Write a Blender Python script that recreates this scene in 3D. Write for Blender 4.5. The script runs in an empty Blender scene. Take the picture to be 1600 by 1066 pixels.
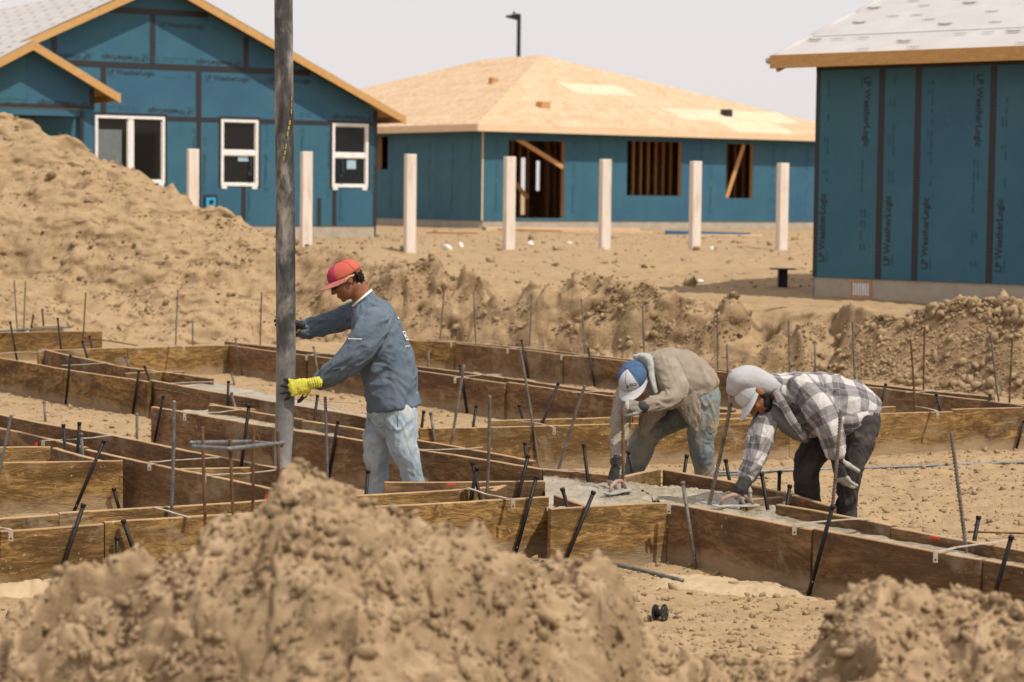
import bpy, bmesh, math, random
import numpy as np
from mathutils import Vector, Matrix
random.seed(7)
rng = np.random.default_rng(7)
scene = bpy.context.scene
COL = scene.collection
R = math.radians
# ------------------------------------------------------------ camera
F = 3556.0
ROLL = 0.012
PITCH = math.atan(233.0/F)
CAMZ = 2.0
cr, sr = math.cos(ROLL), math.sin(ROLL)
ca, sa = math.cos(PITCH), math.sin(PITCH)
fwd = Vector((0, ca, -sa)); upv = Vector((0, sa, ca)); X = Vector((1, 0, 0))
right = X*cr + upv*sr
upi = X*(-sr) + upv*cr
cam_d = bpy.data.cameras.new('camera'); cam = bpy.data.objects.new('camera', cam_d); COL.objects.link(cam)
cam.matrix_world = Matrix(((right.x, upi.x, -fwd.x, 0), (right.y, upi.y, -fwd.y, 0), (right.z, upi.z, -fwd.z, CAMZ), (0, 0, 0, 1)))
cam_d.sensor_width = 36; cam_d.lens = F*36/1600; cam_d.clip_end = 6000; cam_d.clip_start = 0.1
cam_d.dof.use_dof = True; cam_d.dof.focus_distance = 13.2; cam_d.dof.aperture_fstop = 3.8
scene.camera = cam
# ------------------------------------------------------------ light
SUN_EL, SUN_DIR = R(57), Vector((0.77, -0.64))
world = bpy.data.worlds.new('World'); scene.world = world; world.use_nodes = True
wn = world.node_tree.nodes; wl = world.node_tree.links
for n in list(wn): wn.remove(n)
sky = wn.new('ShaderNodeTexSky'); sky.sky_type = 'NISHITA'; sky.sun_disc = False
sky.sun_elevation = SUN_EL; sky.sun_rotation = math.atan2(SUN_DIR.x, SUN_DIR.y)
sky.air_density = 1.0; sky.dust_density = 6.0; sky.ozone_density = 1.0; sky.altitude = 900
veil = wn.new('ShaderNodeMix'); veil.data_type = 'RGBA'; veil.inputs['Factor'].default_value = 0.82
veil.inputs['B'].default_value = (9.5, 8.9, 8.85, 1)      # thin bright cloud veil over the whole sky
bgn = wn.new('ShaderNodeBackground'); bgn.inputs['Strength'].default_value = 0.098
wo = wn.new('ShaderNodeOutputWorld')
wl.new(sky.outputs[0], veil.inputs['A']); wl.new(veil.outputs['Result'], bgn.inputs['Color']); wl.new(bgn.outputs[0], wo.inputs[0])
sd = bpy.data.lights.new('sun', 'SUN'); sd.energy = 4.1; sd.angle = R(0.7); sd.color = (1.0, 0.935, 0.84)
so = bpy.data.objects.new('sun', sd); COL.objects.link(so); so.location = (10, -10, 20)
so.rotation_euler = Vector((-SUN_DIR.x*math.cos(SUN_EL), -SUN_DIR.y*math.cos(SUN_EL), -math.sin(SUN_EL))).to_track_quat('-Z', 'Y').to_euler()
scene.view_settings.view_transform = 'Standard'; scene.view_settings.look = 'None'
scene.view_settings.exposure = 0.0; scene.view_settings.gamma = 1
scene.render.engine = 'CYCLES'

# ------------------------------------------------------------ photograph points to places
def ray(px, py):
    dx, dy = px-800.0, 533.0-py
    x1 = dx*cr - dy*sr; y1 = dx*sr + dy*cr
    d = fwd*F + upv*y1 + X*x1
    return d/d.y
def W(px, py, y):
    r = ray(px, py); return Vector((r.x*y, y, CAMZ + r.z*y))
def G(px, py, h=0.0):
    r = ray(px, py); y = (h-CAMZ)/r.z; return Vector((r.x*y, y, h))

# ------------------------------------------------------------ objects
def tag(o, label=None, cat=None, group=None, kind=None):
    if label: o['label'] = label
    if cat: o['category'] = cat
    if group: o['group'] = group
    if kind: o['kind'] = kind
    return o
def empty(name, loc, label=None, cat=None, group=None, kind=None):
    o = bpy.data.objects.new(name, None); COL.objects.link(o); o.location = loc; o.empty_display_size = .1
    return tag(o, label, cat, group, kind)
def origin_of(o):
    v = Vector((0, 0, 0))
    while o: v += Vector(o.location); o = o.parent
    return v
def link(name, me, parent=None, loc=(0, 0, 0)):
    o = bpy.data.objects.new(name, me); COL.objects.link(o); o.location = loc
    if parent: o.parent = parent
    return o
def mesh_np(name, V, faces, mat=None, smooth=False):
    """V (n,3); faces: (m,k) array or list of lists"""
    me = bpy.data.meshes.new(name)
    if isinstance(faces, np.ndarray):
        m, k = faces.shape
        me.vertices.add(len(V)); me.vertices.foreach_set('co', np.ascontiguousarray(V, dtype=np.float32).ravel())
        me.loops.add(m*k); me.loops.foreach_set('vertex_index', faces.astype(np.int32).ravel())
        me.polygons.add(m); me.polygons.foreach_set('loop_start', np.arange(0, m*k, k, dtype=np.int32))
        me.update(calc_edges=True)
    else:
        me.from_pydata([tuple(v) for v in V], [], [list(f) for f in faces]); me.update()
    if mat: me.materials.append(mat)
    if smooth: me.polygons.foreach_set('use_smooth', np.ones(len(me.polygons), dtype=bool))
    return me
class MB:
    def __init__(s): s.v = []; s.f = []
    def add(s, V, Fs):
        b = len(s.v); s.v += [Vector(v) for v in V]; s.f += [[b+i for i in f] for f in Fs]; return s
    def hexa(s, p):
        return s.add(p, [(0, 3, 2, 1), (4, 5, 6, 7), (0, 1, 5, 4), (1, 2, 6, 5), (2, 3, 7, 6), (3, 0, 4, 7)])
    def box(s, x0, x1, y0, y1, z0, z1):
        return s.hexa([(x0, y0, z0), (x1, y0, z0), (x1, y1, z0), (x0, y1, z0), (x0, y0, z1), (x1, y0, z1), (x1, y1, z1), (x0, y1, z1)])
    def beam(s, a, b, w, h, up=Vector((0, 0, 1))):
        a = Vector(a); b = Vector(b); t = (b-a).normalized()
        sd_ = t.cross(up)
        sd_ = sd_.normalized() if sd_.length > 1e-4 else Vector((1, 0, 0))
        u = sd_.cross(t)
        P = []
        for c in (a, b):
            for i, j in ((-1, -1), (1, -1), (1, 1), (-1, 1)): P.append(c + sd_*(w/2*i) + u*(h/2*j))
        return s.add(P, [(0, 1, 2, 3), (7, 6, 5, 4), (0, 4, 5, 1), (1, 5, 6, 2), (2, 6, 7, 3), (3, 7, 4, 0)])
    def prism(s, poly, ext):
        n = len(poly); ext = Vector(ext)
        V = [Vector(p) for p in poly] + [Vector(p)+ext for p in poly]
        return s.add(V, [list(range(n))[::-1], list(range(n, 2*n))] + [(i, (i+1) % n, n+(i+1) % n, n+i) for i in range(n)])
    def tube(s, pts, rad, n=10, cap=True):
        pts = [Vector(p) for p in pts]
        if not hasattr(rad, '__len__'): rad = [rad]*len(pts)
        b = len(s.v); ref = None
        for i, p in enumerate(pts):
            t = (pts[min(i+1, len(pts)-1)] - pts[max(i-1, 0)]).normalized()
            if ref is None:
                ref = t.cross(Vector((0.3, 1, 0.1))).normalized()
            u = (ref - t*ref.dot(t)).normalized(); w = t.cross(u); ref = u
            for k in range(n):
                a = 2*math.pi*k/n; s.v.append(p + (u*math.cos(a)+w*math.sin(a))*rad[i])
        for i in range(len(pts)-1):
            for k in range(n):
                s.f.append([b+i*n+k, b+i*n+(k+1) % n, b+(i+1)*n+(k+1) % n, b+(i+1)*n+k])
        if cap:
            s.f.append([b+k for k in range(n)][::-1]); s.f.append([b+(len(pts)-1)*n+k for k in range(n)])
        return s
    def build(s, name, mat, parent=None, loc=None, smooth=False, bevel=0):
        o0 = origin_of(parent) if parent else Vector(loc if loc is not None else (0, 0, 0))
        me = mesh_np(name, [v-o0 for v in s.v], s.f, mat)
        bm = bmesh.new(); bm.from_mesh(me)
        bmesh.ops.recalc_face_normals(bm, faces=bm.faces)
        if bevel: bmesh.ops.bevel(bm, geom=list(bm.edges), offset=bevel, segments=1, affect='EDGES')
        bm.to_mesh(me); bm.free()
        if smooth: me.shade_smooth() if hasattr(me, 'shade_smooth') else None
        return link(name, me, parent, (0, 0, 0) if parent else o0)

# ------------------------------------------------------------ numpy noise
def _h(ix, iy, iz):
    n = (ix.astype(np.int64)*374761393 + iy.astype(np.int64)*668265263 + iz.astype(np.int64)*2147483647) & 0xffffffff
    n = ((n ^ (n >> 13))*1274126177) & 0xffffffff
    n = (n ^ (n >> 16)) & 0xffffffff
    return n.astype(np.float64)/4294967295.0*2-1
def vn(x, y, z=None):
    x = np.asarray(x, float); y = np.asarray(y, float)
    z = np.zeros_like(x) if z is None else np.asarray(z, float)
    ix = np.floor(x); iy = np.floor(y); iz = np.floor(z)
    fx, fy, fz = x-ix, y-iy, z-iz
    u, v, w = fx*fx*(3-2*fx), fy*fy*(3-2*fy), fz*fz*(3-2*fz)
    ix, iy, iz = ix.astype(np.int64), iy.astype(np.int64), iz.astype(np.int64)
    def L(a, b, t): return a+(b-a)*t
    flat = not np.any(z)
    def pl(k):
        return L(L(_h(ix, iy, k), _h(ix+1, iy, k), u), L(_h(ix, iy+1, k), _h(ix+1, iy+1, k), u), v)
    a = pl(iz)
    return a if flat else L(a, pl(iz+1), w)
def fbm(x, y, o=5, z=None, g=.5):
    s = 0; a = 1; t = 0
    for i in range(o):
        s = s + a*vn(x*2**i+17.3*i, y*2**i-9.1*i, None if z is None else z*2**i); t += a; a *= g
    return s/t
def billow(x, y, o=4, g=.5):
    s = 0; a = 1; t = 0
    for i in range(o):
        s = s + a*np.abs(vn(x*2**i+31.7*i, y*2**i+5.3*i)); t += a; a *= g
    return s/t
def sm(x, a, b):
    t = np.clip((x-a)/(b-a), 0, 1); return t*t*(3-2*t)

# ------------------------------------------------------------ materials
def nodes(name):
    m = bpy.data.materials.new(name); m.use_nodes = True; nt = m.node_tree
    return m, nt.nodes, nt.links, nt.nodes['Principled BSDF']
def math_n(N, L, op, a, b=None):
    n = N.new('ShaderNodeMath'); n.operation = op
    for i, q in enumerate((a, b)):
        if q is None: continue
        if isinstance(q, (int, float)): n.inputs[i].default_value = q
        else: L.new(q, n.inputs[i])
    return n.outputs[0]
def mixc(N, L, f, a, b):
    n = N.new('ShaderNodeMix'); n.data_type = 'RGBA'
    for s_, q in (('Factor', f), ('A', a), ('B', b)):
        if isinstance(q, (int, float)): n.inputs[s_].default_value = q
        elif isinstance(q, tuple): n.inputs[s_].default_value = (*q[:3], 1)
        else: L.new(q, n.inputs[s_])
    return n.outputs['Result']
def coords(N, L, scale=(1, 1, 1), kind='Object', rnd=True):
    tc = N.new('ShaderNodeTexCoord'); mp = N.new('ShaderNodeMapping'); mp.inputs['Scale'].default_value = scale
    L.new(tc.outputs[kind], mp.inputs['Vector'])
    if rnd:
        oi = N.new('ShaderNodeObjectInfo'); k = math_n(N, L, 'MULTIPLY', oi.outputs['Random'], 37.0)
        L.new(k, mp.inputs['Location'])
    return mp.outputs[0]
def noise(N, L, vec, scale=5, detail=5, rough=.55, dist=0.0):
    n = N.new('ShaderNodeTexNoise'); n.inputs['Scale'].default_value = scale; n.inputs['Detail'].default_value = detail
    n.inputs['Roughness'].default_value = rough; n.inputs['Distortion'].default_value = dist; L.new(vec, n.inputs['Vector']); return n.outputs['Fac']
def ramp(N, L, f, stops):
    n = N.new('ShaderNodeValToRGB'); e = n.color_ramp.elements
    while len(e) < len(stops): e.new(.5)
    for i, (p, c) in enumerate(stops):
        e[i].position = p; e[i].color = (*c, 1) if isinstance(c, tuple) else (c, c, c, 1)
    L.new(f, n.inputs[0]); return n.outputs[0]
def bump(N, L, P, h, s=.3, d=.01):
    n = N.new('ShaderNodeBump'); n.inputs['Strength'].default_value = s; n.inputs['Distance'].default_value = d
    L.new(h, n.inputs['Height']); L.new(n.outputs[0], P.inputs['Normal'])
def simple(name, stops, scale=(1, 1, 1), ns=6, rough=.7, bs=.2, bd=.004, detail=5, metal=0, dist=0, rnd=True, spec=.3):
    m, N, L, P = nodes(name); v = coords(N, L, scale, rnd=rnd); f = noise(N, L, v, ns, detail, .6, dist)
    L.new(ramp(N, L, f, stops), P.inputs['Base Color']); P.inputs['Roughness'].default_value = rough; P.inputs['Metallic'].default_value = metal
    P.inputs['Specular IOR Level'].default_value = spec
    if bs: bump(N, L, P, f, bs, bd)
    return m

def soil_mat(name, dark, mid, light, fine=40):
    m, N, L, P = nodes(name); v = coords(N, L, rnd=False)
    big = noise(N, L, v, 0.5, 4, .6); md = noise(N, L, v, 5, 8, .65); fn = noise(N, L, v, fine, 6, .7)
    c1 = ramp(N, L, md, [(.28, dark), (.48, mid), (.68, light)])
    c2 = ramp(N, L, big, [(.35, tuple(x*.86 for x in mid)), (.65, tuple(min(1, x*1.14) for x in mid))])
    c = mixc(N, L, .45, c1, c2)
    sp = ramp(N, L, fn, [(.3, tuple(x*.6 for x in mid)), (.5, mid), (.72, light)])
    c = mixc(N, L, .35, c, sp)
    ge = N.new('ShaderNodeNewGeometry'); sx = N.new('ShaderNodeSeparateXYZ'); L.new(ge.outputs['Normal'], sx.inputs[0])      # steep faces mixed darker, broken up by noise
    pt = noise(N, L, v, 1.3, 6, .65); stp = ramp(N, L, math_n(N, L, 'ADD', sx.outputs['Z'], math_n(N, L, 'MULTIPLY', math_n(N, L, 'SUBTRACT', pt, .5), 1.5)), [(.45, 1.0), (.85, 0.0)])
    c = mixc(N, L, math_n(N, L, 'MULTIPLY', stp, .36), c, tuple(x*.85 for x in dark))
    L.new(c, P.inputs['Base Color']); P.inputs['Roughness'].default_value = .95; P.inputs['Specular IOR Level'].default_value = .1
    gr = noise(N, L, v, 15, 7, .72); vo = N.new('ShaderNodeTexVoronoi'); vo.inputs['Scale'].default_value = 22; L.new(v, vo.inputs['Vector'])
    h = math_n(N, L, 'ADD', math_n(N, L, 'ADD', math_n(N, L, 'MULTIPLY', md, 1.0), math_n(N, L, 'MULTIPLY', gr, .9)), math_n(N, L, 'ADD', math_n(N, L, 'MULTIPLY', fn, .4), math_n(N, L, 'MULTIPLY', vo.outputs['Distance'], -.35)))
    bump(N, L, P, h, .6, .024)
    return m
M = {}
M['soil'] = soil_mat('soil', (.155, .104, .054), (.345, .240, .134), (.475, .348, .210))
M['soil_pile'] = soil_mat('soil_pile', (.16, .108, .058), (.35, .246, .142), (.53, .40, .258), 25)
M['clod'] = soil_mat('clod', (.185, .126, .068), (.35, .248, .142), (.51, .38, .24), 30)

def wood_mat(name, a, b, c, contour=.2, rough_=1.0):
    m, N, L, P = nodes(name)
    v = coords(N, L, (1.5, 5, 6.5)); f = noise(N, L, v, 2.4, 9, .76, 2.6)
    col = ramp(N, L, f, [(.30, tuple(x*.8 for x in a)), (.45, a), (.54, b), (.70, c)])
    # plywood face grain: contour lines of a slow noise
    vg = coords(N, L, (.8, 1, 3.2)); ng = noise(N, L, vg, 1.1, 2, .45, .4); li = math_n(N, L, 'FRACT', math_n(N, L, 'MULTIPLY', ng, 16.0)); lf = ramp(N, L, li, [(.0, 1.0), (.16, 0.0), (.9, 0.0), (1.0, 1.0)])
    col = mixc(N, L, math_n(N, L, 'MULTIPLY', lf, contour), col, tuple(x*.35 for x in a))
    v2 = coords(N, L, (1, 1, 1)); vs = coords(N, L, (.9, 1, 3.0)); big = noise(N, L, vs, 1.5, 8, .68, .8)
    dk = ramp(N, L, big, [(.40, 1.0), (.56, 0.0)])
    col = mixc(N, L, math_n(N, L, 'MULTIPLY', dk, .78), col, tuple(x*.40 for x in a))
    oi = N.new('ShaderNodeObjectInfo'); col = mixc(N, L, math_n(N, L, 'MULTIPLY', oi.outputs['Random'], .38), col, tuple(x*.5 for x in b))      # each plank has its own age
    st = noise(N, L, v2, 2.0, 8, .70, .3)
    wf = ramp(N, L, st, [(.54, 0.0), (.68, 1.0)])
    col = mixc(N, L, math_n(N, L, 'MULTIPLY', wf, .5), col, (.40, .335, .235))
    fl = noise(N, L, v, 9, 4, .7, 1.0); ff = ramp(N, L, fl, [(.60, 0.0), (.66, 1.0)]); col = mixc(N, L, math_n(N, L, 'MULTIPLY', ff, .45*rough_), col, c)
    fd = ramp(N, L, fl, [(.34, 1.0), (.40, 0.0)]); col = mixc(N, L, math_n(N, L, 'MULTIPLY', fd, .55*rough_), col, tuple(x*.3 for x in a))
    spk = noise(N, L, v2, 38, 2, .5); sf = ramp(N, L, spk, [(.71, 0.0), (.75, 1.0)])
    col = mixc(N, L, math_n(N, L, 'MULTIPLY', sf, .6), col, (.5, .43, .33))
    ge = N.new('ShaderNodeNewGeometry'); sx = N.new('ShaderNodeSeparateXYZ'); L.new(ge.outputs['Normal'], sx.inputs[0])      # sawn top edges mixed lighter by their upward normal
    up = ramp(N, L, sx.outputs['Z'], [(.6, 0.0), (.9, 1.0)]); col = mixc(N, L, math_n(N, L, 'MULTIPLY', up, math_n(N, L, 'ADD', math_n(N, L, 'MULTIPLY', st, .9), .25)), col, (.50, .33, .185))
    tz = N.new('ShaderNodeTexCoord'); sz = N.new('ShaderNodeSeparateXYZ'); L.new(tz.outputs['Object'], sz.inputs[0])      # dried mud splashed along the foot
    ft = ramp(N, L, math_n(N, L, 'ADD', sz.outputs['Z'], math_n(N, L, 'MULTIPLY', math_n(N, L, 'SUBTRACT', st, .5), .35)), [(.02, 1.0), (.10, 0.0)]); col = mixc(N, L, math_n(N, L, 'MULTIPLY', ft, .7), col, (.36, .27, .165))
    L.new(col, P.inputs['Base Color']); P.inputs['Roughness'].default_value = .82; P.inputs['Specular IOR Level'].default_value = .2
    bump(N, L, P, math_n(N, L, 'ADD', f, math_n(N, L, 'MULTIPLY', fl, .6*rough_)), .75, .010)
    return m
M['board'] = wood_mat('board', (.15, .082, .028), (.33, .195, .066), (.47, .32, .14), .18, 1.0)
M['board_dark_shaded'] = wood_mat('board_dark_shaded', (.17, .095, .045), (.27, .158, .075), (.37, .24, .13), .55, .25)  # darker copy for boards facing off the sun: wet wood plus painted-in shade
def lumber(name, a, b, ns=3):
    return simple(name, [(.3, a), (.7, b)], (1.2, 5, 9), ns, .7, .25, .003, 6, dist=1.0)
M['fascia'] = lumber('fascia', (.43, .235, .075), (.57, .34, .135))
M['lumber'] = lumber('lumber', (.42, .21, .08), (.58, .33, .15))
M['pale_wood'] = simple('pale_wood', [(.3, (.66, .47, .29)), (.7, (.74, .55, .37))], (1, 1, 1), 3, .7, .1)
M['post'] = simple('post', [(.3, (.56, .47, .38)), (.45, (.69, .61, .53)), (.7, (.75, .68, .60))], (5, 5, .8), 2, .75, .1, .002)
def osb_mat(name, cols):
    m, N, L, P = nodes(name); v = coords(N, L, (1, 1, 1)); ob = coords(N, L, (.8, .8, .8))
    vo = N.new('ShaderNodeTexVoronoi'); vo.inputs['Scale'].default_value = 11; L.new(v, vo.inputs['Vector'])
    nz = noise(N, L, ob, 1.3, 4, .6, .5); g = N.new('ShaderNodeSeparateColor'); L.new(vo.outputs['Color'], g.inputs[0])
    f = math_n(N, L, 'ADD', math_n(N, L, 'MULTIPLY', g.outputs[0], .45), math_n(N, L, 'MULTIPLY', nz, .6))
    L.new(ramp(N, L, f, [(.2, cols[0]), (.5, cols[1]), (.85, cols[2])]), P.inputs['Base Color']); P.inputs['Roughness'].default_value = .8
    P.inputs['Specular IOR Level'].default_value = .2
    return m
M['osb'] = osb_mat('osb', ((.40, .26, .145), (.52, .365, .225), (.61, .465, .32)))
M['osb_pale'] = osb_mat('osb_pale', ((.50, .40, .26), (.58, .48, .33), (.65, .56, .41)))
def blue_mat():
    m, N, L, P = nodes('blue'); v = coords(N, L, rnd=False); f = noise(N, L, v, .9, 9, .66); oi = N.new('ShaderNodeObjectInfo')
    a = ramp(N, L, f, [(.25, (.025, .088, .158)), (.5, (.032, .110, .182)), (.8, (.050, .136, .20))]); b = ramp(N, L, f, [(.25, (.027, .100, .150)), (.5, (.035, .122, .170)), (.8, (.052, .145, .188))])
    c = mixc(N, L, oi.outputs['Random'], a, b); sc = noise(N, L, v, 26, 3, .6); c = mixc(N, L, math_n(N, L, 'MULTIPLY', ramp(N, L, sc, [(.70, 0.0), (.76, 1.0)]), .35), c, (.3, .36, .36))
    L.new(c, P.inputs['Base Color']); P.inputs['Roughness'].default_value = .62; P.inputs['Specular IOR Level'].default_value = .3; return m
M['blue'] = blue_mat()
def tape_mat():
    m, N, L, P = nodes('tape'); v = coords(N, L, (1, 1, 1), rnd=False)
    wv = N.new('ShaderNodeTexWave'); wv.bands_direction = 'DIAGONAL'; wv.inputs['Scale'].default_value = 16; wv.inputs['Distortion'].default_value = 2.5; L.new(v, wv.inputs['Vector'])
    L.new(ramp(N, L, wv.outputs['Fac'], [(.4, (.009, .009, .010)), (.8, (.024, .024, .025))]), P.inputs['Base Color']); P.inputs['Roughness'].default_value = .55
    return m
M['tape'] = tape_mat()
def flat(name, c, rough=.6, metal=0, spec=.4):
    m, N, L, P = nodes(name); v = coords(N, L); f = noise(N, L, v, 12, 4)
    L.new(ramp(N, L, f, [(.3, tuple(x*.86 for x in c)), (.7, tuple(min(1, x*1.08) for x in c))]), P.inputs['Base Color'])
    P.inputs['Roughness'].default_value = rough; P.inputs['Metallic'].default_value = metal; P.inputs['Specular IOR Level'].default_value = spec
    return m
M['ink'] = flat('ink', (.022, .035, .045)); M['ink_faint'] = flat('ink_faint', (.02, .085, .115)); M['underlay_ink'] = flat('underlay_ink', (.15, .12, .105))
M['underlay'] = simple('underlay', [(.3, (.41, .39, .375)), (.7, (.48, .46, .44))], (1, 1, 1), 1.5, .7, .3, .02)
M['concrete'] = simple('concrete', [(.3, (.33, .285, .22)), (.7, (.44, .39, .315))], (1, 1, 1), 4, .85, .3, .004, 8, rnd=False)
M['wet_concrete'] = simple('wet_concrete', [(.3, (.22, .185, .125)), (.55, (.33, .285, .20)), (.75, (.44, .385, .285))], (1, 1, 1), 9, .32, .6, .010, 10, rnd=False, spec=.5)
M['spill'] = simple('spill', [(.3, (.38, .28, .165)), (.7, (.47, .355, .22))], (1, 1, 1), 9, .8, .4, .008, 8, rnd=False)
M['white'] = flat('white', (.80, .78, .75), .4); M['dark'] = flat('dark', (.012, .01, .009), .9)
M['black_steel'] = flat('black_steel', (.016, .015, .015), .5)
M['stake'] = simple('stake', [(.3, (.006, .005, .0045)), (.65, (.015, .011, .009)), (.85, (.05, .034, .026))], (1, 1, 1), 14, .55, .3, .002, 6, .3, spec=.4)
M['pin'] = simple('pin', [(.3, (.07, .058, .05)), (.7, (.18, .155, .13))], (1, 1, 1), 20, .6, .2, .002, 5, .3)
M['rebar'] = simple('rebar', [(.3, (.09, .07, .058)), (.55, (.18, .155, .13)), (.8, (.30, .27, .23))], (1, 1, 1), 16, .6, .3, .002, 5, .4)
M['rust'] = simple('rust', [(.3, (.07, .036, .02)), (.6, (.15, .078, .034)), (.8, (.26, .17, .09))], (1, 1, 1), 16, .8, .3, .002)
M['grey_bar'] = simple('grey_bar', [(.3, (.10, .105, .11)), (.7, (.22, .225, .23))], (1, 1, 1), 20, .45, .2, .002, 4, .4)
M['tie'] = simple('tie', [(.3, (.30, .25, .185)), (.7, (.46, .40, .32))], (1, 1, 1), 20, .7, .3, .003)
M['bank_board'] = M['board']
mg, N_, L_, P_ = nodes('glass'); P_.inputs['Base Color'].default_value = (.02, .022, .02, 1); P_.inputs['Roughness'].default_value = .04
P_.inputs['Alpha'].default_value = .30; P_.inputs['Specular IOR Level'].default_value = .6; M['glass'] = mg
M['red'] = flat('red', (.75, .05, .03)); M['cyan'] = flat('cyan', (.03, .36, .62)); M['blue_tarp'] = flat('blue_tarp', (.03, .12, .26))
M['yellow'] = flat('yellow', (.7, .5, .06))
# ------------------------------------------------------------ terrain
US = [-.30, -.225, -.18, -.14, -.104, -.084, -.055, -.02, .02, .055, .09, .135, .155, .175, .195, .225, .30]
def u2px(u): return 800+u*F
def _toe(u):      # distance of the bank's foot
    return np.interp(u2px(u), [-300, 0, 400, 640, 870, 1000, 1140, 1300, 1400, 1600, 1900], [29.6, 29.6, 29.8, 29.2, 27.6, 26.8, 26.0, 24.9, 24.0, 22.6, 21.8])
def _crest(u):    # (distance behind the foot, height)
    px = u2px(u)
    d = np.interp(px, [-300, 0, 130, 250, 430, 500, 600, 870, 1280, 1600], [6.6, 6.2, 5.2, 4.2, 3.1, 2.3, 1.3, .95, .9, 1.0])
    py = np.interp(px, [-300, -150, 0, 60, 130, 190, 250, 310, 350, 400, 440, 500, 560, 600, 660, 740, 800, 870, 900, 1000, 1100, 1200, 1280, 1330, 1390, 1430, 1500, 1560, 1600, 1900],
                   [150, 130, 172, 195, 226, 256, 290, 318, 330, 352, 362, 372, 388, 402, 412, 422, 432, 445, 437, 445, 452, 457, 460, 484, 492, 482, 464, 463, 462, 470])
    hor = 300 + (px-800)*.012
    y = _toe(u)+d
    return d, CAMZ-(py-hor)*y/F-.05-.06*(1-sm(np.abs(px-1250), 150, 260))
def pad(y): return np.interp(y, [20, 28, 45, 52, 66, 100], [.62, .68, .85, .92, .93, .95])
def near_bank(u, x, y):
    # low spoil shoulder the photographer stands behind
    return 0
def height(x, y, detail=True):
    u = x/np.maximum(y, 1.0)
    toe = _toe(u) + .35*fbm(x*.7, y*.7, 3); d, hc = _crest(u); yc = toe+d
    slope = hc/np.maximum(d, .3)
    t = np.clip((y-toe)/d, 0, 1)
    front = hc*np.where(t < .5, .5*(2*t)**1.3, 1-.5*(2*(1-t))**1.15)
    P = pad(y)
    back = np.maximum(P, hc-.55*(y-yc))
    h = np.where(y <= yc, front, back)
    h = np.where(y <= toe, 0.0, h)
    wide = sm(np.abs(u), .7, .35)
    h = h*wide + (1-wide)*np.where(y > toe, np.minimum(h, P), 0)
    if detail:
        on = sm(y, 24, 26.5)*(1-sm(y-yc, .05, .75))*sm(y-toe, -.6, .3)
        rough = (billow(x*.8, y*1.2, 3)-.25)*.26 + fbm(x*3.2, y*3.2, 4, g=.6)*.11 + (billow(x*8, y*8, 3, .7)-.25)*.07
        gully = -np.clip(vn(x*1.7+40, y*1.1)-.26, 0, 1)*.80 - np.clip(vn(x*4.1+11, y*3.2)-.36, 0, 1)*.45
        rightq = .35+.65*sm(u, -.09, -.03)
        h = h + on*(rough*(.5+.5*rightq)+gully*rightq)
        crest_clods = np.clip(billow(x*5, y*5, 2)-.35, 0, 1)*.13*(.4+.6*sm(np.abs(u2px(u)-1270), 130, 230))*np.exp(-((y-yc)/.6)**2)
        h = h + crest_clods
        flat_ = 1-on
        h = h + flat_*(fbm(x*1.1, y*1.1, 4)*.035 + fbm(x*7, y*7, 4, g=.65)*.026)
        # wheel ruts on the upper ground
        ru = sm(y, 32, 36)*(1-sm(y, 44, 50))
        h = h + ru*(.05*np.sin(y*2.6+fbm(x*.15, y*.15, 2)*5)*(.6+.4*vn(x*.5, y*.5)) + .04*fbm(x*.7, y*2.5, 3))
        # concrete spill lip by the footing in front
    return h
def grid_faces(nr, nc):
    i = np.arange(nr-1)[:, None]*nc + np.arange(nc-1)[None, :]
    return np.stack([i, i+1, i+nc+1, i+nc], -1).reshape(-1, 4)
ys = np.concatenate([np.geomspace(9, 23, 300, endpoint=False), np.linspace(23, 36, 430, endpoint=False), np.geomspace(36, 80, 130, endpoint=False), np.geomspace(80, 3500, 30)])
us = np.concatenate([-np.geomspace(3.5, .43, 24, endpoint=False), np.linspace(-.42, .42, 690), np.geomspace(.43, 3.5, 24)])
UU, YY = np.meshgrid(us, ys); XX = UU*YY; ZZ = height(XX, YY)
_on = sm(YY, 24, 26.5)*(1-sm(YY-(_toe(UU)+_crest(UU)[0]), .6, 2.0))*(np.abs(UU) < .41)
XX = XX+_on*.05*fbm(XX*6, YY*6, 3, ZZ*6); YY = YY-_on*(.16*fbm(XX*2.6+9, ZZ*4.5, 4, YY*2.6)+.06*fbm(XX*9, ZZ*9, 3, YY*9))
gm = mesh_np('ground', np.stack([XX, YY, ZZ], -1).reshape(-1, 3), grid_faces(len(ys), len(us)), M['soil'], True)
g = link('ground', gm); tag(g, kind='structure')
# ground under and behind the viewpoint
xs2 = np.linspace(-32, 32, 90); ys2 = np.linspace(-25, 9.0, 60)
X2, Y2 = np.meshgrid(xs2, ys2)
Z2 = np.where(Y2 > 8.9, -0.0, .25*(1-sm(Y2, 4, 8))+.03*fbm(X2, Y2, 3))
g2 = link('earth_shoulder', mesh_np('earth_shoulder', np.stack([X2, Y2, Z2], -1).reshape(-1, 3), grid_faces(60, 90), M['soil'], True)); tag(g2, kind='structure')

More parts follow.
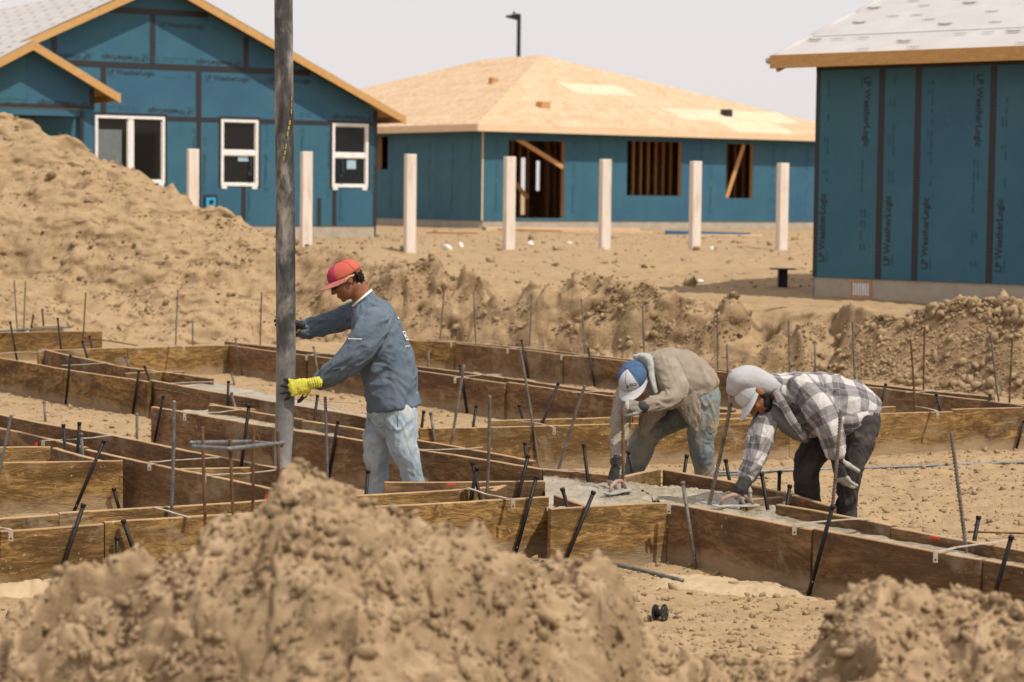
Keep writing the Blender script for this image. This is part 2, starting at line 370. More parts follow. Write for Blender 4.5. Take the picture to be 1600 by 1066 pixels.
# foreground spoil heap, close and out of focus
PX_ = [-400, -150, 0, 60, 100, 150, 230, 280, 330, 400, 440, 480, 520, 560, 640, 700, 760, 800, 850, 900, 950, 985, 1010, 1040, 1150, 1250, 1290, 1330, 1380, 1420, 1480, 1600, 1800, 2000]
PY_ = [960, 950, 945, 925, 885, 868, 848, 835, 812, 785, 745, 738, 742, 752, 788, 812, 822, 845, 862, 868, 885, 918, 968, 994, 1010, 1006, 978, 928, 902, 905, 922, 918, 905, 900]
def heap_raw(x, y):
    u = x/y; px = u2px(u); hor = 300+(px-800)*.012
    yc = 6.3+.22*np.sin(x*2.1)
    hc = CAMZ-(np.interp(px, PX_, PY_)-hor)*yc/F
    f = np.where(y < yc, hc-(yc-y)*.42*np.clip((yc-y)/.5, .3, 1), hc-.62*(y-yc)*np.clip((y-yc)/.6, .35, 1))
    wx = x+.06*fbm(x*5, y*5, 3); wy = y+.06*fbm(x*5+40, y*5, 3)
    msk = .25+.75*sm(vn(x*1.9+70, y*1.9+3), -.15, .5)
    lumps = fbm(wx*1.5, wy*1.5, 3)*.14+(billow(wx*3.2, wy*3.2, 3)-.28)*.075+msk*(billow(wx*8.5, wy*8.5, 4, .65)-.27)*.032+fbm(wx*26, wy*26, 4, g=.8)*.024+fbm(wx*7, wy*7, 4, g=.65)*.055-np.exp(-(fbm(wx*3.1+9, wy*3.1, 4)/.035)**2)*.035
    pits = -sm(vn(wx*3.3+5, wy*3.3+2), .42, .56)*.17 - sm(vn(wx*7.3, wy*7.3+8), .50, .66)*.05
    return f+lumps+pits
ysh = np.linspace(3.9, 8.5, 520); ush = np.linspace(-.46, .46, 760)
UH, YH = np.meshgrid(ush, ysh); XH = UH*YH
_r = ((heap_raw(XH, YH)-CAMZ)/YH).max(0); _r = np.convolve(np.convolve(np.pad(_r, 40, 'edge'), np.ones(41)/41, 'valid'), np.ones(41)/41, 'valid')
_px = u2px(ush); _want = -(np.interp(_px, PX_, PY_)-(300+(_px-800)*.012))/F; _want = np.convolve(np.pad(_want, 9, 'edge'), np.ones(19)/19, 'valid')
def heap(x, y): return np.maximum(heap_raw(x, y)+np.interp(x/y, ush, _want-_r)*y, -.2)*sm(np.abs(x/y), .455, .34)-.03
ZH = heap(XH, YH)
# overhanging crumbs: push the surface sideways as well
DX = .035*fbm(XH*9, YH*9, 4, ZH*9); DY = -.045*fbm(XH*8+30, YH*8, 4, ZH*8)
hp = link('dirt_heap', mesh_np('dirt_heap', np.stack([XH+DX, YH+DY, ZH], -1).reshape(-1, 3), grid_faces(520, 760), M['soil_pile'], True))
tag(hp, 'loose lumpy brown dirt heap close in front, out of focus', 'dirt heap', kind='stuff')

# clods
def ico(sub):
    bm = bmesh.new(); bmesh.ops.create_icosphere(bm, subdivisions=sub, radius=1)
    V = np.array([v.co[:] for v in bm.verts]); Fc = np.array([[v.index for v in f.verts] for f in bm.faces]); bm.free(); return V, Fc
I1, I2 = ico(1), ico(2)
def clods(name, P, S, mat, label, cat, base=I1, amp=.75, kind='stuff'):
    n = len(P); V0, F0 = base
    q = rng.normal(size=(n, 3, 3)); Q = np.linalg.qr(q)[0]
    sc = rng.uniform(.55, 1.25, (n, 1, 3))
    V = V0[None]*sc
    off = rng.uniform(0, 99, (n, 1, 1))
    nn = 1+amp*vn(V[..., 0]*1.9+off[..., 0], V[..., 1]*1.9, V[..., 2]*1.9+3.1)+amp*.6*vn(V[..., 0]*4+off[..., 0], V[..., 1]*4, V[..., 2]*4+.3)
    V = V*nn[..., None]
    V = np.einsum('nij,nkj->nki', Q, V)*S[:, None, None]+P[:, None, :]
    Fc = F0[None]+(np.arange(n)*len(V0))[:, None, None]
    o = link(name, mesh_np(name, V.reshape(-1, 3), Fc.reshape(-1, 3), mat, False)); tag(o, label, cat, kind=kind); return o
def power(n, a, b, k=2.2): return np.minimum(a*(1-rng.random(n))**(-1/k), b)
# on the bank
n = 42000; u = rng.uniform(-.30, .34, n); t = rng.random(n)**1.2; d, hc = _crest(u); y = _toe(u)+d*(t*1.15-.05); x = u*y
keep = rng.random(n) < (.35+.65*sm(u, .12, .17)+.3*(vn(x*.8, y*.8) > 0))
x, y = x[keep], y[keep]; s = power(len(x), .006, .06, 2.3); z = height(x, y)+s*.15
clods('bank_clods', np.stack([x, y, z], -1), s, M['clod'], 'loose dirt clods scattered down the cut bank and the big mound', 'dirt clods')
# on the pit floor and upper ground
n = 21000; y = np.concatenate([9.2+rng.random(18000)**1.3*14, rng.uniform(31, 64, 3000)]); u = rng.uniform(-.32, .36, n); x = u*y
s = np.where(y < 25, power(n, .006, .027, 2.5), power(n, .015, .10, 2.6)); z = height(x, y)+s*.2
clods('ground_crumbs', np.stack([x, y, z], -1), s, M['clod'], 'small crumbs of earth littering the trampled ground', 'dirt crumbs')
# on the near heap
n = 24000; y = rng.uniform(4.9, 6.8, n); u = rng.uniform(-.34, .34, n); x = u*y; s = power(n, .004, .019, 2.2); z = heap(x, y)+s*.2
clods('heap_clods', np.stack([x, y, z], -1), s, M['clod'], 'clods and crumbs lying on the near dirt heap', 'dirt clods', I1)
# spoil lumps at right, top of the bank
n = 1500; px = rng.uniform(1420, 1660, n); u = (px-800)/F; d, hc = _crest(u); y = _toe(u)+d*(.75+.5*rng.random(n)); x = u*y; s = power(n, .014, .075, 2.2)
clods('spoil_lumps', np.stack([x, y, height(x, y)+s*.3], -1), s, M['clod'], 'big dry spoil lumps along the bank below the concrete foundation at right', 'dirt clods', I2)

# ------------------------------------------------------------ walls of houses
class Wall:
    def __init__(s, O, ang, sign=1):
        """O base corner; wall runs along d; n points to the viewer's side"""
        s.O = Vector(O); s.d = Vector((math.cos(ang), math.sin(ang), 0)); s.n = Vector((s.d.y, -s.d.x, 0))
        if s.n.y > 0: s.n = -s.n
    def pt(s, a, h, o=0): return s.O + s.d*a + s.n*o + Vector((0, 0, h))
    def hit(s, px, py, o=0):
        r = ray(px, py); C = Vector((0, 0, CAMZ)); O = s.O+s.n*o
        t = (O-C).dot(s.n)/r.dot(s.n); p = C+r*t-O; return p.dot(s.d), p.z
    def block(s, mb, a0, a1, h0, h1, o0, o1):
        return mb.hexa([s.pt(a0, h0, o0), s.pt(a1, h0, o0), s.pt(a1, h0, o1), s.pt(a0, h0, o1), s.pt(a0, h1, o0), s.pt(a1, h1, o0), s.pt(a1, h1, o1), s.pt(a0, h1, o1)])
    def poly(s, mb, pts, o0, o1): return mb.prism([s.pt(a, h, o0) for a, h in pts], s.n*(o1-o0))
def clip(poly, a, b, c):      # keep a*x+b*y<=c
    out = []
    for i in range(len(poly)):
        p, q = poly[i], poly[(i+1) % len(poly)]; fp, fq = a*p[0]+b*p[1]-c, a*q[0]+b*q[1]-c
        if fp <= 0: out.append(p)
        if fp*fq < 0:
            t = fp/(fp-fq); out.append((p[0]+t*(q[0]-p[0]), p[1]+t*(q[1]-p[1])))
    return out
def rect(a0, a1, h0, h1): return [(a0, h0), (a1, h0), (a1, h1), (a0, h1)]
def panel(w, a0, a1, h0, h1, holes, parent, mat='blue', cliplines=(), name='wall_panel', th=.012):
    """one sheathing sheet with openings cut out"""
    cells = [(a0, a1, h0, h1)]
    for (b0, b1, k0, k1) in holes:
        nc = []
        for (p0, p1, q0, q1) in cells:
            if b1 <= p0 or b0 >= p1 or k1 <= q0 or k0 >= q1: nc.append((p0, p1, q0, q1)); continue
            if b0 > p0: nc.append((p0, b0, q0, q1))
            if b1 < p1: nc.append((b1, p1, q0, q1))
            m0, m1 = max(p0, b0), min(p1, b1)
            if k0 > q0: nc.append((m0, m1, q0, k0))
            if k1 < q1: nc.append((m0, m1, k1, q1))
        cells = nc
    cells = [c for c in cells if c[1]-c[0] > .004 and c[3]-c[2] > .004]; grp = list(range(len(cells)))
    for i, p in enumerate(cells):
        for j, q in enumerate(cells):
            tx = min(p[1], q[1])-max(p[0], q[0]); tz = min(p[3], q[3])-max(p[2], q[2])
            if i != j and tx > -1e-6 and tz > -1e-6 and max(tx, tz) > .01 and grp[i] != grp[j]: grp = [grp[i] if g_ == grp[j] else g_ for g_ in grp]
    out = None
    for g_ in sorted(set(grp)):
        mb = MB()
        for i, c in enumerate(cells):
            if grp[i] != g_: continue
            pl = rect(*c)
            for cl in cliplines: pl = clip(pl, *cl) if len(pl) > 2 else pl
            if len(pl) > 2: w.poly(mb, pl, 0, th)
        if mb.v: out = mb.build(name, M[mat], parent)
    return out
TEXTS = {}
def text_mesh(body, size, mat):
    k = (body, size, mat)
    if k not in TEXTS:
        cu = bpy.data.curves.new('printed_text', 'FONT'); cu.body = body; cu.size = size; cu.resolution_u = 2
        cu.align_x = 'LEFT'; cu.align_y = 'BOTTOM'; cu.extrude = .0012; cu.offset = size*.022
        to = bpy.data.objects.new('tmp', cu); COL.objects.link(to); dg = bpy.context.evaluated_depsgraph_get()
        me = bpy.data.meshes.new_from_object(to.evaluated_get(dg)); bpy.data.objects.remove(to); me.materials.clear(); me.materials.append(M[mat]); TEXTS[k] = me
    return TEXTS[k]
def put_text(body, size, mat, O, xdir, ydir, parent, name='printed_text'):
    xdir = Vector(xdir).normalized(); ydir = Vector(ydir).normalized(); z = xdir.cross(ydir)
    o = link(name, text_mesh(body, size, mat), parent)
    p = Vector(O)-origin_of(parent)
    o.matrix_local = Matrix(((xdir.x, ydir.x, z.x, p.x), (xdir.y, ydir.y, z.y, p.y), (xdir.z, ydir.z, z.z, p.z), (0, 0, 0, 1)))
    return o
def print_row(w, parent, a, h, vert, size, flip=1, rest=2.2, seed=0, main='LP WeatherLogic', o=.016, mat='ink'):
    """a maker's line: the name then small faint marks further along"""
    up = Vector((0, 0, 1)); d = w.d if w.d.cross(up).dot(w.n) > 0 else -w.d
    if vert: xd, yd = up*flip, -d*flip
    else: xd, yd = d*flip, up*flip
    O = w.pt(a, h, o)
    put_text(main, size, mat, O, xd, yd, parent)
    rr = random.Random(seed); t = size*8.3; mb = MB(); n = xd.cross(yd)
    ub = MB(); q0 = O - yd*size*.16; ub.prism([q0, q0+xd*size*1.15, q0+xd*size*1.15+yd*size*.05, q0+yd*size*.05], n*.001); ub.build('print_rule', M[mat], parent)
    while t < rest:
        L_ = rr.uniform(.04, .13)*size/.13
        for k in range(rr.choice((1, 2, 2))):
            q = O + xd*t + yd*(size*.42*k); mb.prism([q, q+xd*L_, q+xd*L_+yd*size*.16, q+yd*size*.16], n*.001)
        t += L_+rr.choice((.03, .03, .05, .22))*size/.13
    if mb.v: tag(mb.build('print_marks', M['ink_faint'], parent), kind='stuff')
def vtape(w, a, h0, h1, parent, wd=.10, o=.013):
    mb = MB(); w.block(mb, a-wd/2, a+wd/2, h0, h1, o, o+.002); return mb.build('seam_tape', M['tape'], parent)
def htape(w, a0, a1, h, parent, wd=.10, o=.0155):
    mb = MB(); w.block(mb, a0, a1, h-wd/2, h+wd/2, o, o+.002); return mb.build('seam_tape', M['tape'], parent)

# ---- house at right
HW = W(1270, 432, 29.4)
hr = empty('framed_house', HW, 'nearest blue sheathed house, at right, with pale underlay on its roof', 'house')
wr = Wall(HW, R(-42)); WH = 2.74
TS = [wr.hit(px, 270)[0] for px in (1376, 1433, 1550)]
edges = [0, TS[0], TS[1], TS[2], TS[2]+1.22, TS[2]+2.44, TS[2]+3.66, TS[2]+4.88]
for i in range(len(edges)-1):
    panel(wr, edges[i]+.002, edges[i+1]-.002, 0, WH, [], hr)
    if i: vtape(wr, edges[i], .0, WH, hr, .088)
vtape(wr, .035, 0, WH, hr, .065); 
htape(wr, 0, 8, WH-.05, hr, .10)
mb = MB(); wr.block(mb, 0.02, 9, -.45, -.01, -.2, -.012); mb.build('foundation', M['concrete'], hr)
v0, v1 = wr.hit(1329, 440)[0], wr.hit(1361, 440)[0]
vf = MB()
for (a0, a1, b0, b1) in ((v0, v1, -.05, -.02), (v0, v1, -.26, -.23), (v0, v0+.02, -.23, -.05), (v1-.02, v1, -.23, -.05)): wr.block(vf, a0, a1, b0, b1, -.010, .004)
vent = vf.build('vent', M['lumber'], hr)
sl = MB()
for k in range(7):
    a = v0+.03+k*(v1-v0-.05)/7; wr.block(sl, a, a+.022, -.22, -.06, -.009, -.002)
sl.build('louvre', M['white'], vent)
# side wall going back
wside = Wall(HW - wr.n*.0, R(48)); 
mb = MB(); mb.hexa([HW+wr.d*.0-wr.n*.02+Vector((0, 0, -.45)), HW+wr.d*.012-wr.n*.02+Vector((0, 0, -.45)), HW+wr.d*.012-wr.n*9+Vector((0, 0, -.45)), HW-wr.n*9+Vector((0, 0, -.45)),
         HW-wr.n*.02+Vector((0, 0, WH)), HW+wr.d*.012-wr.n*.02+Vector((0, 0, WH)), HW+wr.d*.012-wr.n*9+Vector((0, 0, WH)), HW-wr.n*9+Vector((0, 0, WH))]); mb.build('side_wall', M['blue'], hr)
# prints: vertical lines at panel edges
def pr(px, py, flip, size=.105, seed=1):
    a, h = wr.hit(px, py); print_row(wr, hr, a, h, True, size, flip, 2.3 if flip > 0 else 2.3, seed)
pr(1291, 410, 1, .125, 1); pr(1350, 120, -1, .125, 2); pr(1393, 416, 1, .125, 3); pr(1452, 421, 1, .125, 4)
pr(1525, 116, -1, .125, 5); pr(1568, 426, 1, .125, 6)
# roof: eave overhang, fascia, gable end
OV = .45; PITCH_R = .36
def rpt(a, run): return wr.O + wr.d*a - wr.n*(run-OV) + Vector((0, 0, WH+.03+(run)*PITCH_R-.10))
fa = MB(); a_ = wr.pt(-.41, WH-.06, OV); b_ = wr.pt(9, WH-.06, OV)
fa.beam(a_+Vector((0, 0, .065)), b_+Vector((0, 0, .065)), .04, .17); fa.build('fascia', M['fascia'], hr, bevel=.004)
sf = MB(); wr.block(sf, -.39, 9, WH+.0, WH+.02, .02, OV-.03); sf.build('soffit', M['lumber'], hr)
rk = MB(); rk.beam(wr.pt(-.34, WH-.06, OV-.04), wr.pt(-.34, WH-.06+5*PITCH_R, OV-5.04), .04, .13); rk.build('rake_board', M['fascia'], hr)
for i in range(6):
    r0, r1 = i*.95, (i+1)*.95+.06
    mb = MB(); q = [rpt(-.45, r0), rpt(9, r0), rpt(9, r1), rpt(-.45, r1)]
    lift = Vector((0, 0, .095+.006*(i % 2)+.004*i)); mb.prism([p+lift for p in q], Vector((0, 0, .01))); mb.build('underlay_strip', M['underlay'], hr)
    rl = MB(); rl.tube([rpt(-.45, r0)+lift+Vector((0, 0, -.01)), rpt(-.46, (r0+r1)/2)+lift+Vector((0, 0, .0)), rpt(-.45, r1)+lift], .042, 8); rl.build('rolled_edge', M['underlay'], hr, smooth=True)
rr = random.Random(3)
mk = MB(); mk2 = MB()
for i in range(5):
    for k in range(26):
        a = -.3+k*.36+rr.uniform(-.05, .05)+(i % 2)*.18; r = i*.95+.22+rr.choice((0, .26, .5)); c = rpt(a, r)+Vector((0, 0, .130+.02*(i > 2)))
        sl_ = (-wr.n+Vector((0, 0, PITCH_R))).normalized(); L_, H_ = (.28, .085) if k % 4 == 0 else (.17, .04)
        if k % 4 == 0:   # a bird like emblem: slanted lozenges
            for j in range(5):
                w_ = L_*(1-.14*j); h0_ = H_*j/5; q = c+sl_*h0_+wr.d*(.03*j*(1 if j % 2 else -.5)); mk.prism([q, q+wr.d*w_*.6, q+wr.d*w_*.5+sl_*H_/6, q+sl_*H_/6], Vector((0, 0, .002)))
        else:
            for j in range(6):
                q = c+wr.d*(j*L_/6)+sl_*(.012*(j % 2)); mk2.prism([q, q+wr.d*L_/8, q+wr.d*L_/8+sl_*H_*(.5+.5*(j % 3)/2), q+sl_*H_*.5], Vector((0, 0, .002)))
tag(mk.build('printed_emblem', M['underlay_ink'], hr), kind='stuff'); tag(mk2.build('printed_marks', M['underlay_ink'], hr), kind='stuff')

# ---- house in the middle
C2 = W(752, 345, 66)
h2 = empty('framed_house', C2, 'blue house with bare tan board roof and empty framed openings in the middle distance', 'house')
wa = Wall(C2, R(35)); wb = Wall(C2, R(125)); H2 = 2.78
holes = []
for (x0, x1, y0, y1) in ((795, 882, 218, 341), (980, 1065, 219, 306), (1135, 1177, 224, 310)):
    a0, hh = wa.hit(x0, y0); a1, _ = wa.hit(x1, y0); hb = wa.hit((x0+x1)/2, y1)[1]; ht = wa.hit((x0+x1)/2, (y0+(2 if x1-x0 > 60 else 1)))[1]
    holes.append((a0, a1, max(hb, .02), ht))
for i in range(12):
    panel(wa, i*1.22+.002, (i+1)*1.22-.002, 0, H2, holes, h2)
ba, hh = wb.hit(591, 214); bb, _ = wb.hit(607, 214); hb2 = wb.hit(599, 265)[1]
holesb = [(bb, ba, hb2, hh)]
for i in range(12):
    panel(wb, i*1.22+.002, (i+1)*1.22-.002, 0, H2, holesb, h2)
mb = MB(); wa.block(mb, .05, 14.6, -.26, -.005, -.2, -.01); mb.build('foundation', M['concrete'], h2)
mb = MB(); wb.block(mb, .05, 14.6, -.26, -.005, -.2, -.01); mb.build('foundation', M['concrete'], h2)
mb = MB(); wa.block(mb, -.01, .035, 0, H2, .012, .02); mb.build('corner_strip', M['pale_wood'], h2)
# framing seen through openings
def stud_wall(w, o, a0, a1, step, parent, mat='lumber'):
    a = a0
    while a < a1:
        m_ = MB(); w.block(m_, a, a+.04, 0, H2-.02, o-.09, o); m_.build('stud', M[mat], parent); a += step
stud_wall(wa, -.02, .0, 14.5, .61, h2) if False else None
for (a0, a1, b0, b1) in holes:
    fr = MB(); wa.block(fr, a1-.0, a1+.04, b0, b1, -.14, -.002); wa.block(fr, a0-.04, a0, b0, b1, -.14, -.002)
    wa.block(fr, a0-.04, a1+.04, b1, b1+.05, -.14, -.002); wa.block(fr, a0-.04, a1+.04, b0-.05, b0, -.14, -.002); fr.build('opening_frame', M['lumber'], h2)
stud_wall(wa, -2.6, wa.hit(800, 280, -2.6)[0], wa.hit(830, 280, -2.6)[0], .30, h2); stud_wall(wa, -5.2, wa.hit(852, 280, -5.2)[0], wa.hit(884, 280, -5.2)[0], .36, h2); stud_wall(wa, -9.5, wa.hit(800, 280, -9.5)[0], wa.hit(884, 280, -9.5)[0], .61, h2); stud_wall(wa, -4.2, 5.4, 13.5, .5, h2); stud_wall(wa, -1.1, 4.9, 8.2, .30, h2); stud_wall(wa, -1.4, 9.0, 13.0, .36, h2)
def brace(w, p, q, parent, o=-.05):
    a, h = w.hit(*p); b, k = w.hit(*q); m_ = MB(); m_.beam(w.pt(a, h, o), w.pt(b, k, o), .04, .13); m_.build('brace', M['lumber'], parent)
brace(wa, (808, 216), (882, 262), h2); brace(wa, (1139, 309), (1166, 226), h2, -.12)
brace(wa, (820, 250), (870, 310), h2, -1.5)
fl = MB(); fl.prism([wa.pt(.1, -.02, -.2), wa.pt(14.4, -.02, -.2), wa.pt(14.4, -.02, -14), wa.pt(.1, -.02, -14)], Vector((0, 0, .03))); fl.build('floor_deck', M['osb'], h2)
# back walls keep the inside dark
_b = [wa.hit(q, 280, -14)[0] for q in (812, 822, 838, 846)]
for (q0, q1, z0_, z1_) in ((.2, _b[0], 0, H2), (_b[0], _b[1], 2.1, H2), (_b[1], _b[2], 0, H2), (_b[2], _b[3], 0, .9), (_b[2], _b[3], 2.0, H2), (_b[3], 14.5, 0, H2)):
    mb = MB(); wa.block(mb, q0, q1-.004, z0_, z1_, -14, -14.02); mb.build('back_wall', M['osb'], h2)
mb = MB(); w3 = Wall(wa.pt(14.6, 0, 0), R(125)); w3.block(mb, 0, 14, 0, H2, -.02, 0); mb.build('back_wall', M['osb'], h2)
for s_, (px, fl_) in enumerate(((777, 1), (822, 0), (897, 1), (934, 0), (1008, 1), (1093, 0), (1112, 1), (1205, 0), (1225, 1), (1258, 0))):
    if any(px > q-6 and px < r+6 for q, r in ((795, 882), (980, 1065), (1135, 1177))): continue
    a = wa.hit(px, 300)[0]
    print_row(wa, h2, a, .25 if fl_ else 2.5, True, .12, 1 if fl_ else -1, 2.2, 20+s_, mat='ink_faint')
for s_, px in enumerate((610, 640, 670, 708, 735)):
    a = wb.hit(px, 300)[0]; print_row(wb, h2, a, .25 if s_ % 2 else 2.5, True, .12, 1 if s_ % 2 else -1, 2.2, 40+s_, mat='ink_faint')
mb = MB(); wb.block(mb, ba-.7, 13.6, 0, H2, -2.6, -2.58); mb.build('inner_wall', M['lumber'], h2)
mb = MB(); wb.block(mb, ba, ba+.04, hb2, hh, -.14, -.002); wb.block(mb, bb-.04, bb, hb2, hh, -.14, -.002); mb.build('opening_frame', M['lumber'], h2)
# hip roof, sheet by sheet
o_ = .5; E0 = C2 + wa.n*o_ + wb.n*o_ + Vector((0, 0, H2-.02)); LA, LB = 15.6, 19.0; RISE = 2.62
d1, d2 = wa.d, wb.d
E1 = E0+d1*LA; E2 = E1+d2*LB; E3 = E0+d2*LB
half = LA/2; R0 = E0+d1*half+d2*half+Vector((0, 0, RISE)); R1 = E0+d1*half+d2*(LB-half)+Vector((0, 0, RISE))
def roof_face(A, B, quad, name, parent, mats, pale=()):
    """A->B eave; quad polygon in 3D; sheets 2.44 x 1.22 staggered"""
    s = (B-A).normalized(); n = s.cross(quad[2]-A).normalized(); n = n if n.z > 0 else -n; t = n.cross(s)
    if t.z < 0: t = -t
    P2 = [((p-A).dot(s), (p-A).dot(t)) for p in quad]
    c = (sum(p[0] for p in P2)/len(P2), sum(p[1] for p in P2)/len(P2)); L_ = (B-A).length; hmax = max(p[1] for p in P2); row = 0; y = 0
    while y < hmax-.01:
        x = -(1.22 if row % 2 else 0)
        while x < L_:
            pl = rect(x+.004, x+2.436, y+.004, y+1.216)
            for i in range(len(P2)):
                p, q = P2[i], P2[(i+1) % len(P2)]; a, b = q[1]-p[1], -(q[0]-p[0]); k = a*p[0]+b*p[1]
                if a*c[0]+b*c[1]-k > 0: a, b, k = -a, -b, -k
                if len(pl) > 2: pl = clip(pl, a, b, k)
            if len(pl) > 2:
                lift = n*random.uniform(.0, .006)
                m_ = MB(); m_.prism([A+s*p[0]+t*p[1]+lift for p in pl], n*.012)
                cxy = (sum(p[0] for p in pl)/len(pl), sum(p[1] for p in pl)/len(pl)); mm = mats[0]
                o = m_.build(name, M[mm], parent)
                for (x0, x1, y0, y1) in pale:
                    if x0 < cxy[0] < x1 and y0 < cxy[1] < y1: o.data.materials[0] = M['osb_pale']; o['label'] = 'paler newer board sheet'
            x += 2.44
        y += 1.22; row += 1
    return s, t, n
roof_face(E0, E1, [E0, E1, R0], 'roof_panel', h2, ['osb'], ((6.1, 9.0, 3.6, 4.9), (9.2, 13.0, .0, 2.4)))
roof_face(E3, E0, [E3, E0, R0, R1], 'roof_panel', h2, ['osb'])
roof_face(E1, E2, [E1, E2, R1, R0], 'roof_panel', h2, ['osb'])
roof_face(E2, E3, [E2, E3, R1], 'roof_panel', h2, ['osb'])
for A, B in ((E0, E1), (E0, E3), (E1, E2), (E2, E3)):
    m_ = MB(); m_.beam(A+Vector((0, 0, -.09)), B+Vector((0, 0, -.09)), .04, .2); m_.build('fascia', M['pale_wood'], h2)
m_ = MB(); m_.prism([p+Vector((0, 0, -.02)) for p in (E0, E1, E2, E3)], Vector((0, 0, .012))); m_.build('soffit', M['lumber'], h2)
def on_plane(px, py, P0, n):
    r = ray(px, py); C = Vector((0, 0, CAMZ)); return C+r*((P0-C).dot(n)/r.dot(n))
nA = (E1-E0).cross(R0-E0).normalized(); nB = (E3-E0).cross(R0-E0).normalized()
for (px, py, nn_, mt, nm, sz) in ((849, 168, nA, 'lumber', 'roof_curb', .32), (1135, 181, nA, 'black_steel', 'roof_vent', .28), (771, 130, nB, 'lumber', 'roof_curb', .22)):
    p = on_plane(px, py, E0, nn_); m_ = MB()
    q = [p+d1*sz*i+d2*sz*j*.8 for i, j in ((-.5, -.5), (.5, -.5), (.5, .5), (-.5, .5))]
    for k in range(4):
        a, b = q[k], q[(k+1) % 4]; m_.beam(a+Vector((0, 0, .0)), b+Vector((0, 0, .0)), .04, .34)
    if nm == 'roof_vent': m_.prism([c+Vector((0, 0, .17)) for c in q], Vector((0, 0, .03)))
    m_.build(nm, M[mt], h2)

# ---- gabled house at left
CL = W(588, 353, 52)
hl = empty('framed_house', CL, 'gabled blue house with white framed windows and porch behind the tall mound', 'house')
wg = Wall(CL, R(180+31)); wg.n = Vector((math.sin(R(31)), -math.cos(R(31)), 0)); WG = 2.62
aA = wg.hit(244, 100)[0]; hA = wg.hit(244, -24)[1]; sl_ = (hA-WG)/aA
cl = [(-sl_, 1, WG+.0), (sl_, 1, WG+sl_*2*aA)]
win = []
def wrect(x0, x1, yt, yb):
    a0, h1 = wg.hit(x1, yt+2); a1, _ = wg.hit(x0, yt); h0 = wg.hit((x0+x1)/2, yb)[1]; return (a0, a1, h0, h1)
W1, W2, W3 = wrect(519, 575, 192, 293), wrect(345, 403, 186, 291), wrect(148, 257, 181, 286)
win = [W1, W2, W3]
hT = wg.hit(310, 187)[1]; hM = wg.hit(310, 107)[1]; hU = wg.hit(240, 19)[1]
# lower upright sheets
a = 0; vs = [0, wg.hit(522, 320)[0], wg.hit(452, 320)[0], wg.hit(380, 320)[0], wg.hit(310, 320)[0]]
while vs[-1] < 2*aA-1.3: vs.append(vs[-1]+1.22)
vs.append(2*aA)
for i in range(len(vs)-1): panel(wg, vs[i]+.002, vs[i+1]-.002, 0, hT, win, hl)
for i, v in enumerate(vs[1:5]):
    vtape(wg, v, 0.0, hT if i == 3 else W1[2]-.02, hl, .11)
vtape(wg, wg.hit(498, 320)[0], 0, .62, hl, .1)
# gable rows of long sheets
def row(h0, h1, cuts):
    for i in range(len(cuts)-1): panel(wg, cuts[i]+.002, cuts[i+1]-.002, h0, h1, [], hl, cliplines=cl)
c1 = [0]+[wg.hit(px, 140)[0] for px in (310, 161)]+[2*aA]; c2 = [0]+[wg.hit(px, 80)[0] for px in (384, 238, 84)]+[2*aA]
row(hT+.004, hM-.002, c1); row(hM+.002, hU-.002, c2); row(hU+.002, hA, [0, 2*aA])
for c in c1[1:-1]: vtape(wg, c, hT, hM, hl, .13)
for c in c2[1:-1]: vtape(wg, c, hM, hU if abs(c-c2[2]) < .1 else WG+sl_*min(c, 2*aA-c)-.02, hl, .13)
htape(wg, 0, 2*aA-.2, hT, hl, .10)
htape(wg, (hM-WG)/sl_+.05, 2*aA-(hM-WG)/sl_-.05, hM, hl, .13); htape(wg, (hU-WG)/sl_+.05, 2*aA-(hU-WG)/sl_-.05, hU, hl, .13)
vtape(wg, .05, 0, WG, hl, .10)
for k, (px, py, fl_, md) in enumerate(((418, 130, 1, 0), (320, 127, 1, 0), (168, 118, 1, 0), (248, 44, 1, 0))):
    a, h = wg.hit(px, py); print_row(wg, hl, a, h, False, .15, 1, 2.0, 60+k)
for k, (px, py) in enumerate(((231, 87), (376, 95), (302, 170), (583, 180), (140, 84))):
    a, h = wg.hit(px, py); print_row(wg, hl, a, h, False, .15, -1, 2.4, 70+k)
for k, (px, py, f_) in enumerate(((300, 200, -1), (322, 300, 1), (535, 345, 1), (392, 345, 1), (511, 206, -1), (581, 200, -1), (468, 200, -1), (418, 300, 1))):
    a, h = wg.hit(px, py); print_row(wg, hl, a, h, True, .12, f_, 1.5, 80+k, mat='ink_faint')
mb = MB(); wg.block(mb, .05, 2*aA, -.3, -.005, -.25, -.01); mb.build('foundation', M['concrete'], hl)
